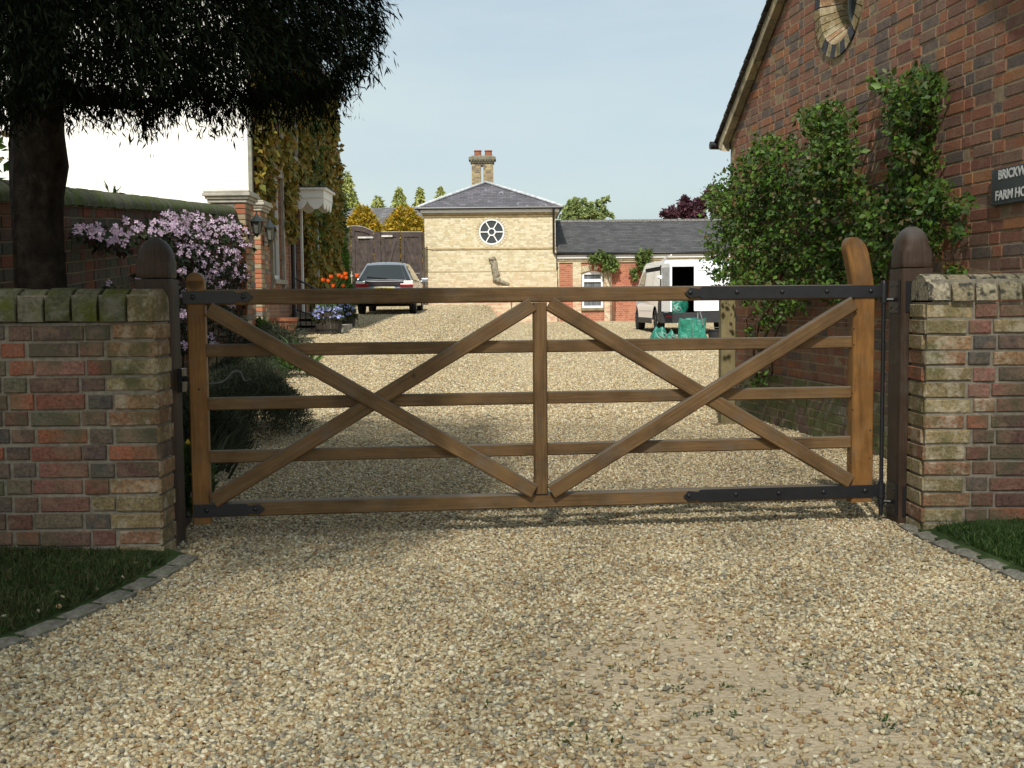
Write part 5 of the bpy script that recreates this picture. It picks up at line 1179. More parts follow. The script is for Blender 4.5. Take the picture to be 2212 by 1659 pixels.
wallvine('leafy climber on the wing wall behind the roof of the white van', [(1392,566,14),(1385,553,11),(1400,548,9),(1368,588,8),(1374,600,6),(1392,583,10)], YW, 560, .11, M_fg, 4)

# ------------------------------------------------------------ big boarded gates
YG = 43.4; M_gt = wood('brown grey gate paint', (.055,.042,.038), (.072,.057,.052), (.088,.070,.064), .7, spec=.15); M_gtc = simple('silvered cap', (.32,.29,.26), .7, .2); M_zinc = simple('galvanised strap', (.5,.48,.45), .5, .4)
BG = thing('boarded_gates', 'tall brown boarded yard gates with arched left pair, beside the cream brick tower', 'gate', (P(820,600,YG).x, YG, 1.0))
def TG(px, py): return P(px, py, YG)
zfl = TG(860,500).z; zg0 = .85
def arch_z(px): return TG(px, 500).z if px > 815 else TG(px, 487+13*((px-772)/42)**2).z
def leaf(pa, pb, diag, hinge):
    xa, xb = TG(pa,500).x+.012, TG(pb,500).x-.012; mb = MB(); n_ = max(3, int((xb-xa)/.11))
    for k in range(n_):
        a = xa+(xb-xa)*k/n_; b = xa+(xb-xa)*(k+1)/n_-.008; pz = lambda x: arch_z(1106+2450*x/YG)-.05
        mb.hexa([(a,YG+.02,zg0),(b,YG+.02,zg0),(b,YG+.05,zg0),(a,YG+.05,zg0),(a,YG+.02,pz(a)),(b,YG+.02,pz(b)),(b,YG+.05,pz(b)),(a,YG+.05,pz(a))])
    lf_ = mb.build('gate_leaf', M_gt, BG)
    mb = MB(); zt_ = min(arch_z(pa), arch_z(pb)); zm_ = TG(800,592).z
    pz = lambda x: arch_z(1106+2450*x/YG)
    for k in range(6):
        a = xa+(xb-xa)*k/6; b = xa+(xb-xa)*(k+1)/6; mb.hexa([(a,YG-.02,pz(a)-.20),(b,YG-.02,pz(b)-.20),(b,YG+.018,pz(b)-.20),(a,YG+.018,pz(a)-.20),(a,YG-.02,pz(a)-.03),(b,YG-.02,pz(b)-.03),(b,YG+.018,pz(b)-.03),(a,YG+.018,pz(a)-.03)])
    for (a, b) in ((xa, xa+.13), (xb-.13, xb)): mb.hexa([(a,YG-.022,zg0),(b,YG-.022,zg0),(b,YG+.018,zg0),(a,YG+.018,zg0),(a,YG-.022,pz(a)-.202),(b,YG-.022,pz(b)-.202),(b,YG+.018,pz(b)-.202),(a,YG+.018,pz(a)-.202)])
    mb.box(xa+.131, xb-.131, YG-.02, YG+.018, zm_-.16, zm_)
    a0 = Vector((xa+.16 if diag > 0 else xb-.16, YG-.0, zm_+.02)); a1 = Vector((xb-.16 if diag > 0 else xa+.16, YG-.0, zt_-.24)); mb.beam(a0, a1, (0,-1,0), .12, .034)
    mb.build('frame', M_gt, lf_)
    mb = MB(); mb.box(xa+.10, xb-.10, YG-.026, YG+.01, zm_+.002, zm_+.022); mb.build('ledge', M_gtc, lf_); mb = MB()
    for k in range(6):
        a = xa+(xb-xa)*k/6; b = xa+(xb-xa)*(k+1)/6; mb.hexa([(a,YG-.04,pz(a)-.028),(b,YG-.04,pz(b)-.028),(b,YG+.07,pz(b)-.028),(a,YG+.07,pz(a)-.028),(a,YG-.04,pz(a)),(b,YG-.04,pz(b)),(b,YG+.07,pz(b)),(a,YG+.07,pz(a))])
    mb.build('weather_strip', M_gtc, lf_)
    if hinge: mb = MB(); h0, h1, hy = hinge; a, b = TG(h0,hy), TG(h1,hy); mb.box(min(a.x,b.x), max(a.x,b.x), YG-.045, YG-.024, a.z-.035, a.z+.03); mb.build('hinge', M_zinc, lf_)
leaf(716, 757.5, 1, (733, 753, 490)); leaf(758, 807, -1, (773, 806, 513)); leaf(823, 864, 1, (824, 848, 510)); leaf(865, 912, -1, None)
mb = MB(); a, b = TG(808,500).x, TG(822,500).x; mb.box(a, b, YG-.06, YG+.12, zg0, zfl-.012); mb.build('gate_post', M_gt, BG); mb = MB(); mb.box(TG(912.5,500).x, TG(916,500).x, YG-.04, YG+.10, zg0, zfl-.012); mb.build('gate_post', M_gt, BG)
q = TG(757,596); mb = MB(); mb.box(q.x-.1, q.x+.1, YG-.06, YG-.024, q.z-.02, q.z+.02); mb.box(q.x-.02, q.x+.02, YG-.07, YG-.03, q.z-.07, q.z+.05); mb.build('latch', M_zinc, BG)

# ------------------------------------------------------------ barn roof and trees behind
YB = 58.0; bn = thing('slate_barn', 'long grey slate roofed building behind the brown boarded gates', 'building', (P(780,500,YB).x, YB, 1)); x0, x1 = P(560,450,YB).x, P(908,450,YB).x; zr_ = P(810,449,YB+3).z
M_br = slate_tex('barn slates', (.12,.118,.122), 'X', .08, white=0, streak=.5)
mb = MB(); zz = zr_-2.4; mb.hexa([(x0,YB-.3,zz),(x1,YB-.3,zz),(x1,YB+3,zr_-.06),(x0,YB+3,zr_-.06),(x0,YB-.3,zz+.06),(x1,YB-.3,zz+.06),(x1,YB+3,zr_),(x0,YB+3,zr_)]); mb.hexa([(x0,YB+3,zr_-.06),(x1,YB+3,zr_-.06),(x1,YB+6.3,zz),(x0,YB+6.3,zz),(x0,YB+3,zr_),(x1,YB+3,zr_),(x1,YB+6.3,zz+.06),(x0,YB+6.3,zz+.06)]); mb.build('roof', M_br, bn)
mb = MB(); mb.prism([(YB,.5),(YB+6,.5),(YB+6,zz+.1),(YB+3,zr_-.1),(YB,zz+.1)], (0,0,0), (0,1,0), up, (1,0,0), x0+.1, x1-.1); mb.build('wall', M_cby, bn)
M_lime = island('pale green conifer spray', [(.30,.33,.08),(.38,.40,.11),(.22,.25,.06),(.44,.45,.14),(.18,.21,.05)], .7, .2, bump=0, vary=.2, bscale=2, trans=.2)
M_gold = island('golden conifer spray', [(.50,.33,.03),(.40,.28,.025),(.56,.38,.05),(.28,.24,.02),(.20,.19,.02),(.47,.28,.025)], .7, .2, bump=0, vary=.2, bscale=2, trans=.2)
M_dkg = island('dark green leaf', [(.035,.06,.015),(.05,.08,.02),(.025,.04,.012),(.065,.095,.025)], .7, .2, bump=0, vary=.25, bscale=2, trans=.15)
M_hedge = island('bright green spray', [(.09,.17,.02),(.12,.22,.025),(.06,.12,.015),(.05,.09,.015)], .7, .2, bump=0, vary=.2, bscale=2, trans=.2)
M_purp = island('purple leaf', [(.075,.028,.04),(.10,.035,.05),(.05,.022,.03),(.12,.05,.06)], .6, .25, bump=0, vary=.2, bscale=2, trans=.2)
M_bark = simple('tree bark', (.07,.055,.04), .95, .1, var=.4, scale=20, bump=.02)
def conifer(name, lab, px, ptop, pw, pbase, Y, mat, n, size, power=1.0, droop=-.9, grp=None, seed=1, zbase=.6, tuft=0.25):
    r_ = np.random.default_rng(seed); tp_ = P(px, ptop, Y); zt_ = tp_.z; zb_ = P(px, pbase, Y).z; hw_ = pw/2450*Y; x0_ = tp_.x; H = zt_-zbase
    t = thing(name, lab, 'tree' if zt_-zbase > 4 else 'shrub', (x0_, Y, zbase), grp)
    hb = zt_-zb_; u_ = r_.random(n)**.62; zz_ = zt_-u_*H
    rad = hw_*np.minimum((zt_-zz_)/hb, 1.15)**power
    th = r_.uniform(0, 6.283, n); lump = 1+tuft*np.sin(th*3+zz_*4.0/hw_)*np.sin(zz_*7/hw_+th)+.10*r_.normal(size=n)
    rr2 = rad*lump*(.55+.45*r_.random(n)**.4)+.03
    pts = np.stack([x0_+rr2*np.cos(th), Y+rr2*np.sin(th), zz_], 1)
    ax = np.stack([np.cos(th)*.8, np.sin(th)*.8, np.full(n, droop)], 1)
    leafcloud('crown', mat, pts, size, .38, axis=ax, aspread=.45, nrm=np.stack([np.cos(th), np.sin(th), np.full(n,.5)],1), nspread=.8, parent=t, rs=r_)
    mb = MB(); mb.tube([(x0_,Y,zbase-.3), (x0_,Y,zbase+H*.5), (x0_,Y,zt_-.15)], [.16*H/6,.09*H/6,.015], 7); mb.build('trunk', M_bark, t)
for i, (px, pt, pw, pb, Y, lab) in enumerate(((750,366,21,450,66,'tallest pale green drooping conifer, next to the ivy house'), (816,422,15,450,69,'shortest pale green conifer peeping over the barn roof'), (862,401,17,450,67,'broad pale green conifer above the right golden bush'), (907,402,11,450,67,'slim pale green conifer just left of the cream tower eaves'), (951,400,11,436,68,'pale green conifer tip over the left slope of the tower roof'), (1009,432,6,440,70,'tiny conifer tip seen just left of the chimney base'))):
    conifer('conifer', lab, px, pt, pw*.86, pb, Y, M_lime, 9000 if i < 5 else 2500, .19, 1.0, grp='pale green conifers behind the stable roofs', seed=i+20, tuft=.45, zbase=2.2)
conifer('golden_bush', 'golden conifer bush behind the arched yard gates, the left of two', 783, 445, 34, 500, 50, M_gold, 15000, .15, .62, droop=.5, grp='golden conifer bushes behind the gates', seed=31, zbase=2.6, tuft=.2)
conifer('golden_bush', 'golden and olive conifer bush behind the flat yard gates, touching the tower', 873, 446, 36, 498, 50, M_gold, 15000, .15, .55, droop=.5, grp='golden conifer bushes behind the gates', seed=32, zbase=2.6, tuft=.25)
conifer('green_bush', 'bright green clipped shrub at the far corner of the ivy house', 727, 505, 19, 545, 29.0, M_hedge, 9000, .07, .35, droop=.6, seed=33, zbase=g(-4.4,29), tuft=.1)
conifer('green_bush', 'small rounded bright green shrub behind the orange tulips', 741, 598, 14, 618, 26.5, M_hedge, 4000, .06, .4, droop=.6, seed=34, zbase=g(-3.9,26), tuft=.1)
conifer('dark_tree', 'dark green tree just showing beyond the far corner of the ivy house', 712, 372, 26, 440, 40, M_dkg, 7000, .16, .4, droop=.1, seed=35, zbase=.9)
def broad(name, lab, blobs_, Y, mat, n, size, base, axis=(0,0,.3), spr=1.0, seed=1):
    r_ = np.random.default_rng(seed); A = []; tot = sum(b[2]**2 for b in blobs_)
    for (px, py, r) in blobs_:
        c = P(px, py, Y); R_ = r/2450*Y
        k = int(n*r*r/tot); v = r_.normal(size=(k,3)); v /= np.linalg.norm(v,axis=1)[:,None]; v *= (R_*(.35+.65*r_.random(k)**.5))[:,None]; v[:,1] *= 1.5; A.append(v+np.array(c[:]))
    b = P(base[0], base[1], Y); t = thing(name, lab, 'tree', (b.x, Y, .4))
    leafcloud('crown', mat, np.concatenate(A), size, .6, axis=axis, aspread=spr, nrm=np.array([0,-.4,.8]), parent=t, rs=r_)
    mb = MB(); tr = Vector((b.x, Y, .4)); fk = Vector((b.x, Y, P(base[0],base[1],Y).z)); mb.tube([tr-up*.3, fk], [.22,.16], 8)
    for (px, py, r) in blobs_: mb.tube([fk-up*.2, fk.lerp(P(px,py,Y),.5)+up*.15, P(px,py,Y)], [.10,.05,.015], 6)
    mb.build('trunk', M_bark, t)
M_fg2 = island('silvery green leaf', [(.22,.28,.09),(.28,.34,.12),(.16,.21,.07),(.32,.37,.16)], .6, .25, bump=0, vary=.2, bscale=5, trans=.3)
broad('green_tree', 'light green windswept tree behind the roof between tower and wing', [(1225,458,13),(1240,447,13),(1255,462,16),(1280,462,13),(1272,447,9),(1300,452,7),(1290,440,7),(1303,434,5),(1290,470,12),(1240,434,7),(1228,440,6),(1310,430,4),(1318,466,5),(1307,462,6),(1225,475,18),(1258,436,6)], 60, M_fg2, 6500, .15, (1250,500), axis=(.9,-.1,.35), spr=.6, seed=3)
broad('purple_tree', 'dark purple leaved tree behind the slate roof of the wing', [(1450,465,15),(1478,452,16),(1500,470,22),(1480,434,9),(1510,445,16),(1540,430,20),(1560,455,26),(1535,412,8),(1590,430,26),(1434,462,6),(1600,470,30)], 58, M_purp, 9000, .19, (1540,500), seed=5)
# ============================================================ vehicles
def profile_poly(pts): return pts
def arch_pts(cy, r, z0, n=10, rev=False):
    a0 = math.asin(max(-1, min(1, (z0-.34)/r))); ps = []
    for k in range(n+1):
        t = a0+(math.pi-2*a0)*k/n; ps.append((cy+r*math.cos(t), .34+r*math.sin(t)))
    return ps      # from front side to rear side
class Veh:
    def __init__(s, o, yaw): s.o = Vector(o); s.u = Vector((math.cos(yaw), math.sin(yaw), 0)); s.f = Vector((-math.sin(yaw), math.cos(yaw), 0))
    def w(s, x, y, z): return s.o+s.u*x+s.f*y+up*z
    def box(s, mb, x0, x1, y0, y1, z0, z1, mat=0): return mb.hexa([s.w(*p) for p in ((x0,y0,z0),(x1,y0,z0),(x1,y1,z0),(x0,y1,z0),(x0,y0,z1),(x1,y0,z1),(x1,y1,z1),(x0,y1,z1))], mat)
    def side(s, mb, poly, wf, mat=0, both=True):
        tr = tessellate_polygon([[Vector((a, b, 0)) for a, b in poly]])
        for sg_ in ((1,-1) if both else (-1,)):
            b = mb.pts([s.w(sg_*wf(y,z), y, z) for y, z in poly])
            for t in tr: mb.face([b+i for i in t], mat)
    def over(s, mb, line, wf, mat=0, crown=.03, n=6):
        rows = []
        for (y, z) in line:
            w_ = wf(y, z); rows.append(mb.pts([s.w(w_*(-1+2*k/n), y, z+crown*(1-(-1+2*k/n)**2)) for k in range(n+1)]))
        for a, b in zip(rows, rows[1:]):
            for k in range(n): mb.face((a+k, a+k+1, b+k+1, b+k), mat)
    def wheel(s, parent, x, y, r, wd, tyre, rim, sgn):
        c = s.w(x, y, r); ax = s.u*sgn; mb = MB(); mb.lathe(c-ax*wd/2, [(r*.62,0),(r*.93,.01),(r,.04),(r,wd-.04),(r*.93,wd-.01),(r*.66,wd),(r*.64,wd-.02)], 32, axis=ax)
        wh = mb.build('wheel', tyre, parent, smooth=True, autos=40); mb = MB(); mb.lathe(c+ax*(wd/2-.03), [(r*.64,0),(r*.62,.02),(r*.5,.005),(r*.2,.012),(r*.16,.03),(r*.02,.032)], 24, axis=ax)
        for k in range(5):
            a = 2*math.pi*k/5; d = s.f*math.cos(a)+up*math.sin(a); mb.obox(c+ax*(wd/2-.012)+d*r*.38, d, ax.cross(d), ax, r*.24, r*.07, .008)
        mb.build('rim', rim, wh)
M_tyre = simple('tyre rubber', (.018,.018,.018), .85, .2, var=.2); M_dkpl = simple('dark bumper plastic', (.028,.029,.032), .6, .3); M_under = simple('dark underside', (.012,.012,.012), .9, .1)
def paint(name, col, metal=.0, rough=.3):
    a = N(name); a.b.inputs['Coat Weight'].default_value = .6; a.b.inputs['Coat Roughness'].default_value = .08
    c = a.coord(); return a.out(a.ramp(a.noise(c, 2.5, 4), [(.3, tuple(k*.93 for k in col)), (.7, col)]), rough, .5, metal)
M_silver = paint('silver car paint', (.27,.29,.32), .6, .32); M_vanw = paint('white van paint', (.84,.87,.92), 0, .35)
M_cglass = N('dark car glass').out((.02,.024,.026,1), .06, .6); M_red = simple('red lamp', (.28,.008,.012), .2, .5, var=.1); M_clear = simple('clear lamp', (.62,.62,.60), .15, .5, var=.1); M_alloy = simple('alloy', (.45,.45,.45), .35, .5, .8)
M_plate = simple('yellow number plate', (.62,.45,.06), .5, .3, var=.05); M_ink = simple('black ink', (.01,.01,.01), .6, .2)

# ------------------------------------------------------------ silver estate car
cY = 32.0; cp = P(831, 678, cY); cz = g(cp.x, cY+.8)
CT = thing('parked_car', 'silver estate car parked by the brown boarded gates, seen from behind', 'car', (cp.x, cY, cz)); v = Veh((cp.x, cY, cz), R(1.0))
wl = lambda y, z: (.80+.05*sstep(0, 1.0, y)-.12*sstep(4.2, 4.72, y))*(1-.05*max(0, (.5-z)/.3))
lower = [(.02,.42),(.0,.60),(.06,.66),(.10,.93),(3.25,.93),(3.9,.86),(4.55,.72),(4.70,.55),(4.68,.30),(4.25,.24)]+arch_pts(3.85,.37,.24)+[(3.4,.24),(1.3,.24)]+arch_pts(.93,.37,.24)+[(.45,.30),(.1,.34)]
wu = lambda y, z: wl(y, .9)*.985-(z-.93)*.55
upper = [(.10,.93),(.55,1.40),(.75,1.455),(2.4,1.47),(2.65,1.42),(3.25,.93)]
mb = MB(); v.side(mb, lower, wl); v.side(mb, upper, wu)
v.over(mb, [(.10,.93),(.55,1.40),(.75,1.455),(2.4,1.47),(2.65,1.42)], wu, crown=.035); v.over(mb, [(2.65,1.42),(3.25,.93)], wu, crown=.03); v.over(mb, [(3.25,.93),(3.9,.86),(4.55,.72),(4.70,.55),(4.68,.30)], wl, crown=.04); v.over(mb, [(.02,.36),(.0,.60),(.06,.66),(.10,.93)], wl, crown=.0)
body = mb.build('body', M_silver, CT, smooth=True, autos=35)
mb = MB(); v.box(mb, -.74, .74, .1, 4.5, .22, .42); mb.build('underbody', M_under, CT)
mb = MB()   # tailgate window wraps to the corner pillars
def on_tail(x, f, d=.012): y = .10+.45*f; z = .93+.47*f; cw_ = .035*(1-(x/.8)**2); return v.w(x, y-d, z+cw_)
for (xa, xb, fa, fb, m_) in ((-.745,-.62,.02,.93,1),(-.61,.61,.06,.93,0),(.62,.745,.02,.93,1)):
    n_ = 6; rows = []
    for f in (fa, fb):
        k_ = 1-.55*.47*f/.80; rows.append(mb.pts([on_tail((xa+(xb-xa)*i/n_)*k_, f) for i in range(n_+1)]))
    for i in range(n_): mb.face((rows[0]+i, rows[0]+i+1, rows[1]+i+1, rows[1]+i), 0)
mb.build('rear_window', M_cglass, CT, smooth=True)
mb = MB()
def sg(poly):
    for s_ in (1,-1):
        b = mb.pts([v.w(s_*(wu(y,z)+.006), y, z) for y, z in poly]); tr = tessellate_polygon([[Vector((a,c,0)) for a,c in poly]]); [mb.face([b+i for i in t]) for t in tr]
sg([(.42,.98),(.72,1.38),(1.35,1.40),(1.35,.97)]); sg([(1.40,.97),(1.40,1.40),(2.15,1.41),(2.15,.97)]); sg([(2.2,.97),(2.2,1.41),(2.62,1.38),(3.1,.97)]); mb.build('side_windows', M_cglass, CT)
mb = MB(); rows = [mb.pts([v.w((wu(y,z)-.05)*(-1+i/3), y+.01, z+.03*(1-(-1+i/3)**2)+.012) for i in range(7)]) for y, z in ((2.70,1.38),(3.22,.955))]; [mb.face((rows[0]+i, rows[0]+i+1, rows[1]+i+1, rows[1]+i)) for i in range(6)]; mb.build('windscreen', M_cglass, CT, smooth=True)
mb = MB(); v.box(mb, -.30, -.06+.42, .045, .062, .955, .975); 
mb = MB(); mb.tube([on_tail(-.10,.10,.03), on_tail(-.48,.22,.03)], .012, 6); mb.tube([on_tail(-.50,.20,.035), on_tail(.06,.09,.035)], .010, 6); mb.build('wiper', M_ink, CT)
mb = MB(); v.box(mb, -.535, .535, .03, .075, .80, .935); mb.build('tailgate_reflection', simple('dark plum reflection', (.03,.024,.027), .3, .5), CT, bevel=.008)  # dark band colours the gates' reflection onto the silver tailgate
for s_ in (1,-1):
    xa, xb = sorted((s_*.44, s_*.812)); mb = MB(); v.box(mb, xa, xb, .028, .16, .775, .855); lm = mb.build('tail_light', M_red, CT, bevel=.01)
    xa, xb = sorted((s_*.54, s_*.80)); mb = MB(); v.box(mb, xa, xb, .05, .16, .858, .93); mb.build('reversing_light', M_clear, lm, bevel=.01)
mb = MB(); v.box(mb, -.83, .83, -.055, .12, .44, .64); mb.build('rear_bumper', M_silver, CT, bevel=.03)
mb = MB(); v.box(mb, -.84, .84, -.07, .14, .30, .435); mb.build('bumper_skirt', M_dkpl, CT, bevel=.02)
mb = MB(); v.box(mb, -.29, .29, .01, .03, .655, .775); np_ = mb.build('number_plate_holder', M_clear, CT)
mb = MB(); v.box(mb, -.25, .26, -.0, .009, .665, .765); pl = mb.build('number_plate', M_plate, CT)
text_mesh('plate_lettering', 'GP 60', M_ink, .10, v.w(-.13,-.002,.68), v.u, up, -v.f, CT, .001, .8, .002)
for s_ in (1,-1):
    mb = MB(); mb.tube([v.w(s_*.46,.75,1.475), v.w(s_*.46,.85,1.53), v.w(s_*.46,2.2,1.54), v.w(s_*.46,2.35,1.48)], .016, 6); mb.build('roof_rail', M_dkpl, CT)
    mb = MB(); c = v.w(s_*.98, 2.75, 1.0); mb.obox(c, v.u, v.f, up, .10, .05, .065); mb.obox(v.w(s_*.87,2.78,.97), v.u, v.f, up, .03, .025, .02); mi = mb.build('door_mirror', M_silver, CT, bevel=.02)
    for y in (.93, 3.85): v.wheel(CT, s_*.74, y, .335, .21, M_tyre, M_alloy, s_)
mb = MB(); mb.tube([v.w(.0,.62,1.49), v.w(0,.60,1.51)], .02, 6); mb.build('aerial_base', M_ink, CT)

# ------------------------------------------------------------ white van
vY = 29.8; vx = P(1506, 600, vY).x; vz = g(vx, vY+1)
VT = thing('parked_van', 'white panel van with one rear door open, parked in front of the low brick wing', 'van', (vx, vY, vz)); v = Veh((vx, vY, vz), R(3.1))
wl = lambda y, z: .95-.14*sstep(3.9, 4.78, y)
wu = lambda y, z: wl(y,1)-.13*max(0,(z-1.1)/.85)
lower = [(.05,.40),(.0,.62),(.0,1.10),(4.25,1.10),(4.6,.95),(4.78,.62),(4.72,.30),(4.42,.28)]+arch_pts(3.98,.41,.28)+[(3.5,.27),(1.4,.27)]+arch_pts(.93,.41,.27)+[(.45,.32)]
upper = [(.0,1.10),(.05,1.78),(.13,1.90),(.5,1.955),(2.9,1.96),(3.2,1.90),(3.95,1.25),(4.25,1.10)]
mb = MB(); v.side(mb, lower, wl); v.side(mb, upper, wu); v.over(mb, [(.05,1.78),(.13,1.90),(.5,1.955),(2.9,1.96),(3.2,1.90)], wu, crown=.02); v.over(mb, [(3.2,1.90),(3.95,1.25)], wu, crown=.03); v.over(mb, [(3.95,1.25),(4.25,1.10),(4.6,.95),(4.78,.62),(4.72,.30)], wl, crown=.02)
mb.build('body', M_vanw, VT, smooth=True, autos=32)
mb = MB(); v.box(mb, -.80, .78, .02, .10, 1.77, 1.90); v.box(mb, -.93, -.76, .0, .09, .56, 1.77); v.box(mb, .76, .93, .0, .09, .56, 1.77); mb.build('rear_frame', M_vanw, VT, bevel=.01)
M_in = simple('dark van interior', (.02,.018,.017), .9, .1)
mb = MB(); v.box(mb, -.85, .85, .1, 2.9, .50, .56); v.box(mb, -.86, -.82, .1, 2.9, .57, 1.8); v.box(mb, .82, .86, .1, 2.9, .57, 1.8); v.box(mb, -.82, .82, 2.82, 2.88, .57, 1.85); v.box(mb, -.75, .75, .11, 2.8, 1.80, 1.84); mb.build('load_bay', M_in, VT)
mb = MB(); v.box(mb, -.2, .5, 1.2, 1.3, 1.0, 1.04); v.box(mb, -.75, .2, 1.7, 1.76, .57, 1.15); mb.tube([v.w(-.3,.9,.8), v.w(-.15,1.0,1.3), v.w(.0,1.1,1.45)], .015, 6); mb.build('racking', simple('brown racking', (.06,.035,.025), .8, .1), VT)
mb = MB(); v.box(mb, -.09, .84, -.045, .015, .60, 1.83); rdr = mb.build('rear_door', M_vanw, VT, bevel=.02)
mb = MB(); v.box(mb, .04, .80, -.055, -.046, 1.0, 1.03); v.box(mb, .0, .78, -.052, -.046, 1.655, 1.667); mb.build('door_crease', simple('door seam grey', (.30,.30,.31), .5), rdr)
text_mesh('badge', 'VIVARO 1.9 DI', simple('grey badge', (.25,.25,.26), .4), .085, v.w(.28,-.046,1.07), v.u, up, -v.f, rdr, .001, .95)
mb = MB(); b = mb.pts([v.w(-(wu(y,z)+.005), y, z) for y, z in ((0,.50),(.50,.50),(.46,.80),(.24,1.10),(.22,1.75),(.05,1.80),(0,1.1))]); mb.face([b+i for i in range(7)]); mb.build('corner_trim', M_dkpl, VT)
# open left door swings towards the camera
hx = -.93; ang = R(84); du = (v.u*math.cos(ang)-v.f*math.sin(ang)); dn_ = Vector((du.y, -du.x, 0)); h0 = v.w(hx, -.02, 0)
mb = MB(); mb.prism([(0,.60),(.80,.60),(.80,1.30),(.80,1.72),(.74,1.84),(0,1.84)], h0, du, up, dn_, -.025, .02); ldr = mb.build('rear_door', M_vanw, VT, label='white left rear door standing open', bevel=.01)
mb = MB(); mb.prism([(.08,1.22),(.70,1.22),(.70,1.70),(.66,1.74),(.08,1.74)], h0, du, up, dn_, .021, .026); mb.build('door_lining', simple('grey door lining', (.38,.38,.39), .6), ldr)
mb = MB(); mb.prism([(.30,.74),(.70,.74),(.70,.86),(.30,.86)], h0, du, up, dn_, -.034, -.026); mb.build('number_plate', M_plate, ldr)
mb = MB(); mb.tube([v.w(-.93,.0,1.50), v.w(-1.06,-.06,1.50)], .03, 6); mb.obox(v.w(-.99,-.02,1.5), v.u, v.f, up, .05, .02, .045); mb.build('hinge', M_vanw, ldr)
mb = MB(); mb.tube([h0+du*.05+up*1.85, h0+du*.35+up*2.0, h0+du*.8+up*2.04], .02, 6); mb.tube([h0+du*.06+up*1.84, h0+du*.12+up*1.95, h0+du*.35+up*2.0], .016, 6); mb.build('ladder_bracket', M_vanw, ldr)
mb = MB(); v.box(mb, -.96, .96, -.10, .15, .30, .57); v.box(mb, -.965, -.945, .0, .52, .33, .57); mb.build('rear_bumper', M_dkpl, VT, bevel=.03)
for s_ in (1,-1):
    mb = MB(); xa, xb = sorted((s_*.955, s_*.87)); v.box(mb, xa, xb, -.03, .16, .58, 1.82); lp = mb.build('corner_lamp', M_dkpl if s_ < 0 else M_red, VT, bevel=.015)
    mb = MB(); xa, xb = sorted((s_*.68, s_*.86)); v.box(mb, xa, xb, -.107, -.09, .46, .49); mb.build('reflector', M_red, VT)
    mb = MB(); mb.obox(v.w(s_*1.06, 3.62, 1.15), v.u, v.f, up, .09, .06, .14); mb.obox(v.w(s_*.95,3.66,1.1), v.u, v.f, up, .05, .02, .02); mb.build('door_mirror', M_dkpl, VT, bevel=.025)
    for y in (.93, 3.98): v.wheel(VT, s_*.83, y, .34, .22, M_tyre, M_dkpl, s_)
mb = MB()
for s_ in (1,-1):
    for poly in ([(2.75,1.16),(2.75,1.72),(3.22,1.70),(3.85,1.20),(3.85,1.16)],):
        b = mb.pts([v.w(s_*(wu(y,z)+.008), y, z) for y, z in poly]); [mb.face([b+i for i in t]) for t in tessellate_polygon([[Vector((a,c,0)) for a,c in poly]])]
mb.build('cab_window', M_cglass, VT)
mb = MB(); rows = [mb.pts([v.w((wu(y,z)-.06)*(-1+i/3), y+.01, z+.03*(1-(-1+i/3)**2)+.012) for i in range(7)]) for y, z in ((3.24,1.86),(3.93,1.27))]; [mb.face((rows[0]+i, rows[0]+i+1, rows[1]+i+1, rows[1]+i)) for i in range(6)]; mb.build('windscreen', M_cglass, VT, smooth=True)
mb = MB(); wq = lambda y, z: wu(y,z)+.006
for (y0_, y1_, z0_, z1_) in ((1.45,2.65,1.2,1.78),(.18,1.38,1.2,1.78)):
    for s_ in (1,-1):
        for (a, b_, c, d) in ((y0_,y1_,z0_,z0_+.012),(y0_,y1_,z1_-.012,z1_),(y0_,y0_+.012,z0_,z1_),(y1_-.012,y1_,z0_,z1_)): b = mb.pts([v.w(s_*wq(a,c),a,c), v.w(s_*wq(b_,c),b_,c), v.w(s_*wq(b_,d),b_,d), v.w(s_*wq(a,d),a,d)]); mb.face((b,b+1,b+2,b+3))
for s_ in (1,-1):
    for (a, b_, c, d) in ((1.42,3.45,.60,.612),(2.70,2.712,.30,1.75),(1.40,1.412,.30,1.75)): b = mb.pts([v.w(s_*(wu(a,c)+.006),a,c), v.w(s_*(wu(b_,c)+.006),b_,c), v.w(s_*(wu(b_,d)+.006),b_,d), v.w(s_*(wu(a,d)+.006),a,d)]); mb.face((b,b+1,b+2,b+3))
mb.build('panel_seam', simple('seam grey', (.22,.22,.23), .6), VT)
mb = MB(); [mb.prism([(1.38,.27),(3.54,.27),(3.54,.42),(1.38,.42)], v.o, v.f, up, v.u*s_, .951, .965) for s_ in (1,-1)]; mb.build('sill_trim', M_dkpl, VT)

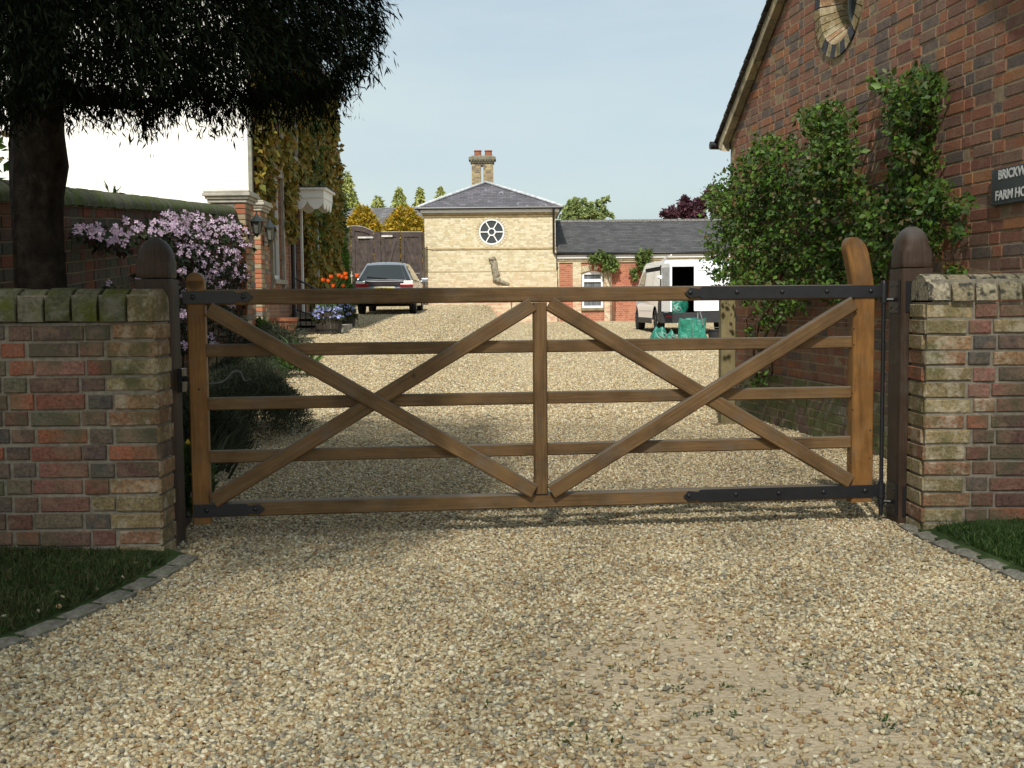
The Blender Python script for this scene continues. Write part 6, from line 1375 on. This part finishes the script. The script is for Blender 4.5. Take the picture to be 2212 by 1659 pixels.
# ------------------------------------------------------------ green bags and tub by the van
M_bag = N('green woven bag'); c = M_bag.coord(); M_bag.bump(M_bag.noise(c, 14, 4, .6), .9, .03); M_bag = M_bag.out(M_bag.ramp(M_bag.noise(c, 6, 4), [(.3, (.008,.11,.075)), (.7, (.03,.25,.17))]), .28, .55)
M_strap = simple('grey webbing strap', (.16,.17,.16), .8, .2)
def bag(lab, c, sx_, sy_, h, seed, slump=0, lean=0, grp='green rubble bags by the van'):
    t = thing('rubble_bag', lab, 'bag', c, grp); r_ = random.Random(seed); mb = MB(); nu, nv_ = 28, 12; rows = []
    for j in range(nv_+1):
        f = j/nv_; ring = []
        for i in range(nu):
            a = 2*math.pi*i/nu; e = 4 if not slump else 2.4; c_, s_ = math.cos(a), math.sin(a); rr2 = 1/((abs(c_)**e+abs(s_)**e)**(1/e))
            k = 1-.10*f-slump*.75*f**2+.07*math.sin(a*3+f*5+seed)+.05*math.sin(a*7+seed*2+f*9)
            z = h*f*(1-slump*.25*(1+math.sin(a*2+seed)))+.03*math.sin(a*4+seed)*f
            ring.append((c[0]+sx_*rr2*c_*k+lean*f, c[1]+sy_*rr2*s_*k, c[2]+z+r_.uniform(-.006,.006)))
        rows.append(mb.pts(ring))
    for a, b in zip(rows, rows[1:]):
        for i in range(nu): j = (i+1)%nu; mb.face((a+i, a+j, b+j, b+i))
    tp_ = mb.pts([(c[0]+lean, c[1], c[2]+h*(.72 if not slump else .8))])
    for i in range(nu): mb.face((rows[-1]+i, rows[-1]+(i+1)%nu, tp_))
    mb.build('sack', M_bag, t, smooth=True)
    mb = MB(); xh = c[0]+sx_*.45+lean; zt_ = c[2]+h*(1-slump*.3)
    if slump: mb.tube([(c[0]-.02,c[1]-sy_*.8,c[2]+h*.55), (c[0]+.0,c[1]-sy_*1.05,c[2]+h*.3), (c[0]+.10,c[1]-sy_*1.1,c[2]+.04), (c[0]+.16,c[1]-sy_*1.05,c[2]+.12), (c[0]+.09,c[1]-sy_*.85,c[2]+h*.5)], .016, 6)
    else: mb.tube([(xh-.06,c[1]-sy_,zt_-.14), (xh-.055,c[1]-sy_,zt_), (xh-.05,c[1]-sy_*.8,zt_+.15), (xh,c[1]-sy_*.8,zt_+.17), (xh+.05,c[1]-sy_*.9,zt_), (xh+.07,c[1]-sy_,zt_-.14)], .014, 6); mb.tube([(c[0]-.02+lean,c[1]-sy_*.97,c[2]+h), (c[0]-.02,c[1]-sy_*1.04,c[2]+.02)], .010, 5)
    mb.build('strap', M_strap, t)
yb_ = 27.2
a, b = P(1466,727,yb_), P(1525,727,yb_); q = Vector(((a.x+b.x)/2, yb_, g(4.3,yb_))); bag('green woven bag standing full and upright with black loop handle behind the van', q, (b.x-a.x)/2, .24, P(1490,689,yb_).z-q.z, 3)
a, b = P(1407,729,yb_), P(1440,729,yb_); q = Vector(((a.x+b.x)/2, yb_, g(3.6,yb_))); bag('green woven bag slumped on the gravel with grey strap hanging, near the van wheel', q, (b.x-a.x)/2+.02, .2, P(1420,704,yb_).z-q.z, 5, slump=.7)
a, b = P(1437,729,yb_+.3), P(1463,729,yb_+.3); q = Vector(((a.x+b.x)/2, yb_+.3, g(3.8,yb_))); bag('small dark crumpled green bag between the slumped bag and the upright bag', q, (b.x-a.x)/2, .18, P(1450,713,yb_+.3).z-q.z, 8, slump=.8)
bag('green bag lying crumpled in the open back of the van, lower of the two', v.w(-.55,.35,.565), .27, .22, .30, 11, slump=.4, grp='green bags in the van')
bag('green bag heaped on top in the open back of the van', v.w(-.42,.75,.565), .30, .25, .58, 13, slump=.45, lean=.1, grp='green bags in the van')
q = P(1543,728,27.6); q.z = g(q.x, 27.6); t = thing('tub', 'black plastic tub on the gravel right of the upright green bag', 'tub', q); mb = MB(); mb.lathe(q, [(.13,0),(.17,.19),(.19,.20),(.19,.22),(.165,.22),(.13,.03)], 24); mb.build('bucket', M_dkpl, t, smooth=True, autos=35); mb = MB(); mb.tube([q+Vector((-.18,0,.2)), q+Vector((-.12,-.1,.27)), q+Vector((.12,-.1,.27)), q+Vector((.18,0,.2))], .006, 5); mb.build('handle', M_strap, t)

# ------------------------------------------------------------ half barrels of flowers
M_barrel = wood('dark oak stave', (.022,.018,.013), (.04,.032,.024), (.06,.048,.035), .8); M_blueflower = island('pale blue flower', [(.28,.30,.62),(.36,.38,.70),(.22,.24,.52),(.45,.46,.72)], .7, .2, bump=0, vary=.1, trans=.2); M_tulip = island('orange tulip', [(.80,.13,.015),(.70,.09,.012),(.85,.18,.02)], .5, .3, bump=0, vary=.1, trans=.3)
def barrel(lab, px, py, Y, wpx, hpx, nfl, seed):
    q = P(px, py, Y); q.z = g(q.x, Y); R_ = wpx/2/2450*Y; H = hpx/2450*Y; t = thing('half_barrel', lab, 'planter', q); mb = MB(); ns = 20
    for k in range(ns):
        a0 = 2*math.pi*(k+.03)/ns; a1 = 2*math.pi*(k+.97)/ns; rows = []
        for (rr2, z) in ((R_*.84,0),(R_*.94,H*.4),(R_,H),(R_-.03,H),(R_-.03,H*.6)): rows.append(mb.pts([(q.x+rr2*math.cos(a), q.y+rr2*math.sin(a), q.z+z) for a in (a0,a1)]))
        for a, b in zip(rows, rows[1:]): mb.face((a,a+1,b+1,b), 0, [(0,k*.05),(0,k*.05+.05),(.3,k*.05+.05),(.3,k*.05)])
    mb.build('staves', M_barrel, t)
    mb = MB(); [mb.lathe(q+up*z, [(rr2,0),(rr2+.006,.002),(rr2+.008,.03),(rr2,.032)], 32, caps=False) for z, rr2 in ((H*.16,R_*.885),(H*.72,R_*.978))]; mb.build('hoop', M_iron, t)
    mb = MB(); mb.lathe(q+up*(H*.85), [(R_-.035,0),(R_*.5,.02),(.01,.03)], 20); mb.build('soil', M_soil, t)
    r_ = np.random.default_rng(seed); n = 1500; th = r_.uniform(0,6.283,n); rr2 = R_*1.12*np.sqrt(r_.random(n)); pts = np.stack([q.x+rr2*np.cos(th), q.y+rr2*np.sin(th), q.z+H*.9+.16*r_.random(n)*(1.3-rr2/R_)-.10*(rr2 > R_*.95)], 1)
    leafcloud('foliage', M_fg if False else M_dkg, pts, .05, .5, axis=(0,0,.5), aspread=.9, parent=t, rs=r_)
    idx = r_.choice(n, nfl); pf = pts[idx]+np.array([0,-.03,.05]); leafcloud('flowers', M_blueflower, np.repeat(pf,3,0)+r_.normal(0,.008,(nfl*3,3)), .038, 1.0, nrm=np.array([0,-.8,.4]), nspread=.5, aspread=1, parent=t, rs=r_)
    return t, q, H, R_
Yb = 21.6
for px in (0,): pass
B1 = barrel('large half barrel of pale blue flowers and orange tulips in front of the door steps', 710, 714, Yb, 62, 46, 120, 3)
B2 = barrel('smaller half barrel of pale blue flowers behind the large one', 748, 702, 24.6, 42, 34, 90, 4)
r_ = random.Random(8); tl = [(699,610),(706,605),(716,598),(714,604),(709,600),(739,595),(731,597),(743,592),(743,600),(752,599),(727,613),(700,607),(737,603),(749,590),(756,596),(742,612),(728,599),(721,617)]
tl = [(698,606),(713,599),(710,607),(719,618),(739,599),(731,596),(742,594),(745,601),(751,597),(755,598),(742,616)]
for i, (px, py) in enumerate([(698,606),(715,599),(709,608),(719,619),(732,596),(738,599),(746,593),(747,601),(771,597),(741,618)]):
    Yt = Yb-.15+.03*i; src = B1
    p_ = P(px, py, Yt); base = B1[1]+Vector((r_.uniform(-.2,.22), r_.uniform(-.15,.1), B1[2]*.85)); t = thing('tulip', 'orange tulip on a tall stem growing from the large half barrel', 'flower', base, 'orange tulips in the large half barrel')
    mb = MB(); mb.tube([base, base.lerp(p_,.5)+Vector((0,0,.03)), p_-up*.03], .006, 5); mb.build('stem', M_sedge, t)
    mb = MB(); d0 = r_.uniform(0,1)
    for k in range(6):
        a = d0+math.pi*k/3; d = Vector((math.cos(a), math.sin(a), 0)); s_ = Vector((-math.sin(a), math.cos(a), 0)); b = mb.pts([p_-up*.035, p_+d*.032+s_*.022-up*.005, p_+d*.030+s_*.018+up*.028, p_+d*.045+up*.055, p_+d*.030-s_*.018+up*.028, p_+d*.032-s_*.022-up*.005]); mb.face((b,b+1,b+2,b+3,b+4,b+5))
    mb.build('petals', M_tulip, t, recalc=False)
r2 = np.random.default_rng(5); n = 60; pts = np.stack([B1[1].x+r2.normal(0,.12,n), B1[1].y+r2.normal(0,.1,n), np.full(n, B1[1].z+B1[2]*.9)],1); leafcloud('tulip_leaves', M_sedge, pts, .28, .12, axis=(0,0,1.5), aspread=.35, shape='blade', parent=B1[0], rs=r2)
# ============================================================ dark conifer overhanging on the left
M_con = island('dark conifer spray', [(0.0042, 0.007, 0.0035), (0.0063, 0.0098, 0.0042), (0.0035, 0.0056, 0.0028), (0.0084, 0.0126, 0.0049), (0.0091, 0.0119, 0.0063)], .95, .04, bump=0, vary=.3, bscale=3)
M_tbark = simple('dark fissured bark', (.022,.017,.013), .95, .1, var=.5, scale=16, bump=.02)
tx, ty = P(80, 450, 6.1).x, 6.1; TT = thing('conifer_tree', 'big dark conifer whose drooping canopy fills the top left of the view', 'tree', (tx, ty, 0))
mb = MB(); rd = random.Random(6); ps = []; rs_ = []
for k in range(28):
    z = -.2+k*.16; w_ = (.134+.05*max(0, 1-z/.6)**2)*(1-.022*k*.16); ps.append((tx+.010*math.sin(z*3)+.008*z, ty, z)); rs_.append(w_)
base0 = len(mb.v); nn = 26
mb.tube(ps, rs_, nn)
for i in range(base0, len(mb.v)):
    x, y, z = mb.v[i]; a = math.atan2(y-ty, x-tx); k = 1+.05*math.sin(a*9+z*1.5)+.035*math.sin(a*17-z*3)+.05*math.sin(z*7+a*2)*.6+rd.uniform(-.012,.012)
    if abs(z-1.85) < .12 and abs(a) < .7: k += .18*(1-abs(z-1.85)/.12)
    mb.v[i] = (tx+(x-tx)*k, ty+(y-ty)*k, z)
mb.build('trunk', M_tbark, TT, smooth=True)
rr = np.random.default_rng(99)
lower_pts = [(-200,60),(-60,190),(0,215),(25,225),(60,205),(130,196),(180,200),(250,214),(300,206),(340,250),(370,214),(430,192),(480,222),(520,208),(560,224),(610,198),(660,205),(715,205),(735,175),(765,150),(800,135),(812,100),(822,60),(828,20),(834,-40),(836,-300)]
def lowy(px):
    for (a, za), (b, zb_) in zip(lower_pts, lower_pts[1:]):
        if a <= px <= b: return za+(zb_-za)*(px-a)/(b-a)
    return -999
branch = MB(); tips = []
for k in range(46):
    a = rd.uniform(-2.6, .75) if k > 8 else rd.uniform(-.5,.3); L = rd.uniform(1.0, 2.0); zt_ = rd.uniform(2.35, 5.2)
    p0 = Vector((tx, ty, zt_)); p1 = p0+Vector((math.cos(a)*L*.5, math.sin(a)*L*.5, .28)); p2 = p0+Vector((math.cos(a)*L, math.sin(a)*L, .18))
    branch.tube([p0, p1, p2], [.035,.02,.006], 6); tips.append((p0,p1,p2))
q0 = Vector((tx+.05, ty-.05, P(120,240,6.0).z)); branch.tube([q0, P(140,212,5.95), P(185,210,5.9), P(260,228,5.85), P(330,215,5.8)], [.05,.035,.03,.022,.012], 8)
branch.tube([P(165,213,5.9), P(200,255,5.85), P(240,272,5.8)], [.008,.005,.002], 5)
branch.build('branch', M_tbark, TT, smooth=True)
# sprays hang in the space around the branches
pts_ = []; cnt = 0
def clus(c, n, s): 
    return c+rr.normal(size=(n,3))*np.array([s,s,s*.8])
n_t = 0
while n_t < 290000:
    Y = rr.uniform(2.7, 6.9); px = rr.uniform(-260, 838); 
    x = px_x = (px-1106)/2450*Y
    zmin = P(px, lowy(px)-16*abs(math.sin(px*.031+Y*3.1)*math.sin(px*.073+Y)), Y).z
    z = zmin+rr.random()*1.5 if rr.random() < .72 else zmin+rr.random()*2.6
    # crown outline rounded about the trunk, stretched out of view to shade left wall
    if math.hypot(x-tx, (Y-ty)*(.85 if Y > 5 else .58)) > 2.15+.25*math.sin(math.atan2(Y-ty, x-tx)*5): continue
    f = math.sin(px*.045+Y*2.1)*math.sin(z*7.5+Y*3)+.5*math.sin(px*.11-z*11)
    if f > (.62 if z < zmin+.35 else .95): continue
    k = 30; c = np.array([x, Y, z+.05]); spray = clus(c, k, .05); pts_.append(spray); n_t += k
pts_ = np.concatenate(pts_); out = np.stack([(pts_[:,0]-tx)*.35, (pts_[:,1]-ty)*.35, np.full(len(pts_), -.9)], 1)
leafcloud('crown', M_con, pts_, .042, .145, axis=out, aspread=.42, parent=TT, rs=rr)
# hanging fringe along the lower edge
A = []
for k in range(1500):
    px = rr.uniform(0, 832); Y = rr.uniform(4.6, 6.4); z = P(px, lowy(px)+rr.uniform(-14,10), Y).z; x = (px-1106)/2450*Y
    if math.hypot(x-tx, (Y-ty)*.85) > 2.3: continue
    m_ = 12; L = rr.uniform(.03,.22); t_ = rr.random((m_,1)); A.append(np.array([[x,Y,z+.05]])+np.concatenate([.12*t_*rr.normal()*.4, .05*t_*rr.normal()*.4, -L*t_],1)+rr.normal(size=(m_,3))*.008)
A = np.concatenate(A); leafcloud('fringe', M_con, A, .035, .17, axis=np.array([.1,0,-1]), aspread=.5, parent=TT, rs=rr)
# ============================================================ unseen tree added behind the camera to shade the entrance and darken the sides
ST_ = thing('added_shade_tree', 'tall unseen leafy tree added behind the viewpoint to shade the gate', 'tree', (-7.5, -13, 0))
M_shl = island('shade tree leaf', [(.04,.08,.02),(.06,.11,.025),(.035,.07,.015)], .6, .3, bump=0, vary=.2, bscale=2, trans=.35)
mb = MB(); mb.tube([(-7.5,-13,-.2),(-7.4,-13,6),(-7,-12.8,11),(-6.4,-12.2,16)], [.45,.36,.22,.06], 12)
for a in range(9): th = a*.7; th = -.5+a*.16; mb.tube([(-7.1,-12.8,9.6+.3*a), (-4.6+.2*a, -12.6+2.0*math.sin(th), 13+.2*a), (-3.6+6.5*math.cos(th), -11.5+5*math.sin(th), 14.6+.15*a)], [.06,.035,.012], 6)
mb.build('trunk', M_bark, ST_, smooth=True)
def crown_pts(cen, rad, n):
    v3 = rr.normal(size=(n,3)); v3 /= np.linalg.norm(v3,axis=1)[:,None]; v3 *= (rr.random((n,1))**.34); return np.array(cen)+v3*np.array(rad)
pts_ = np.concatenate([crown_pts((-1.9,-10.6,15.5),(4.8,7.0,2.6), 21000), crown_pts((-6.7,-10.3,15.2),(3.4,4.6,2.4), 40000), crown_pts((2.7,-10.4,15.4),(2.9,4.6,2.2), 20000)])  # side crowns packed denser so the left and right of the view darken
leafcloud('crown', M_shl, pts_, .10, .62, nrm=np.array([0,-.6,.8]), parent=ST_, rs=rr)
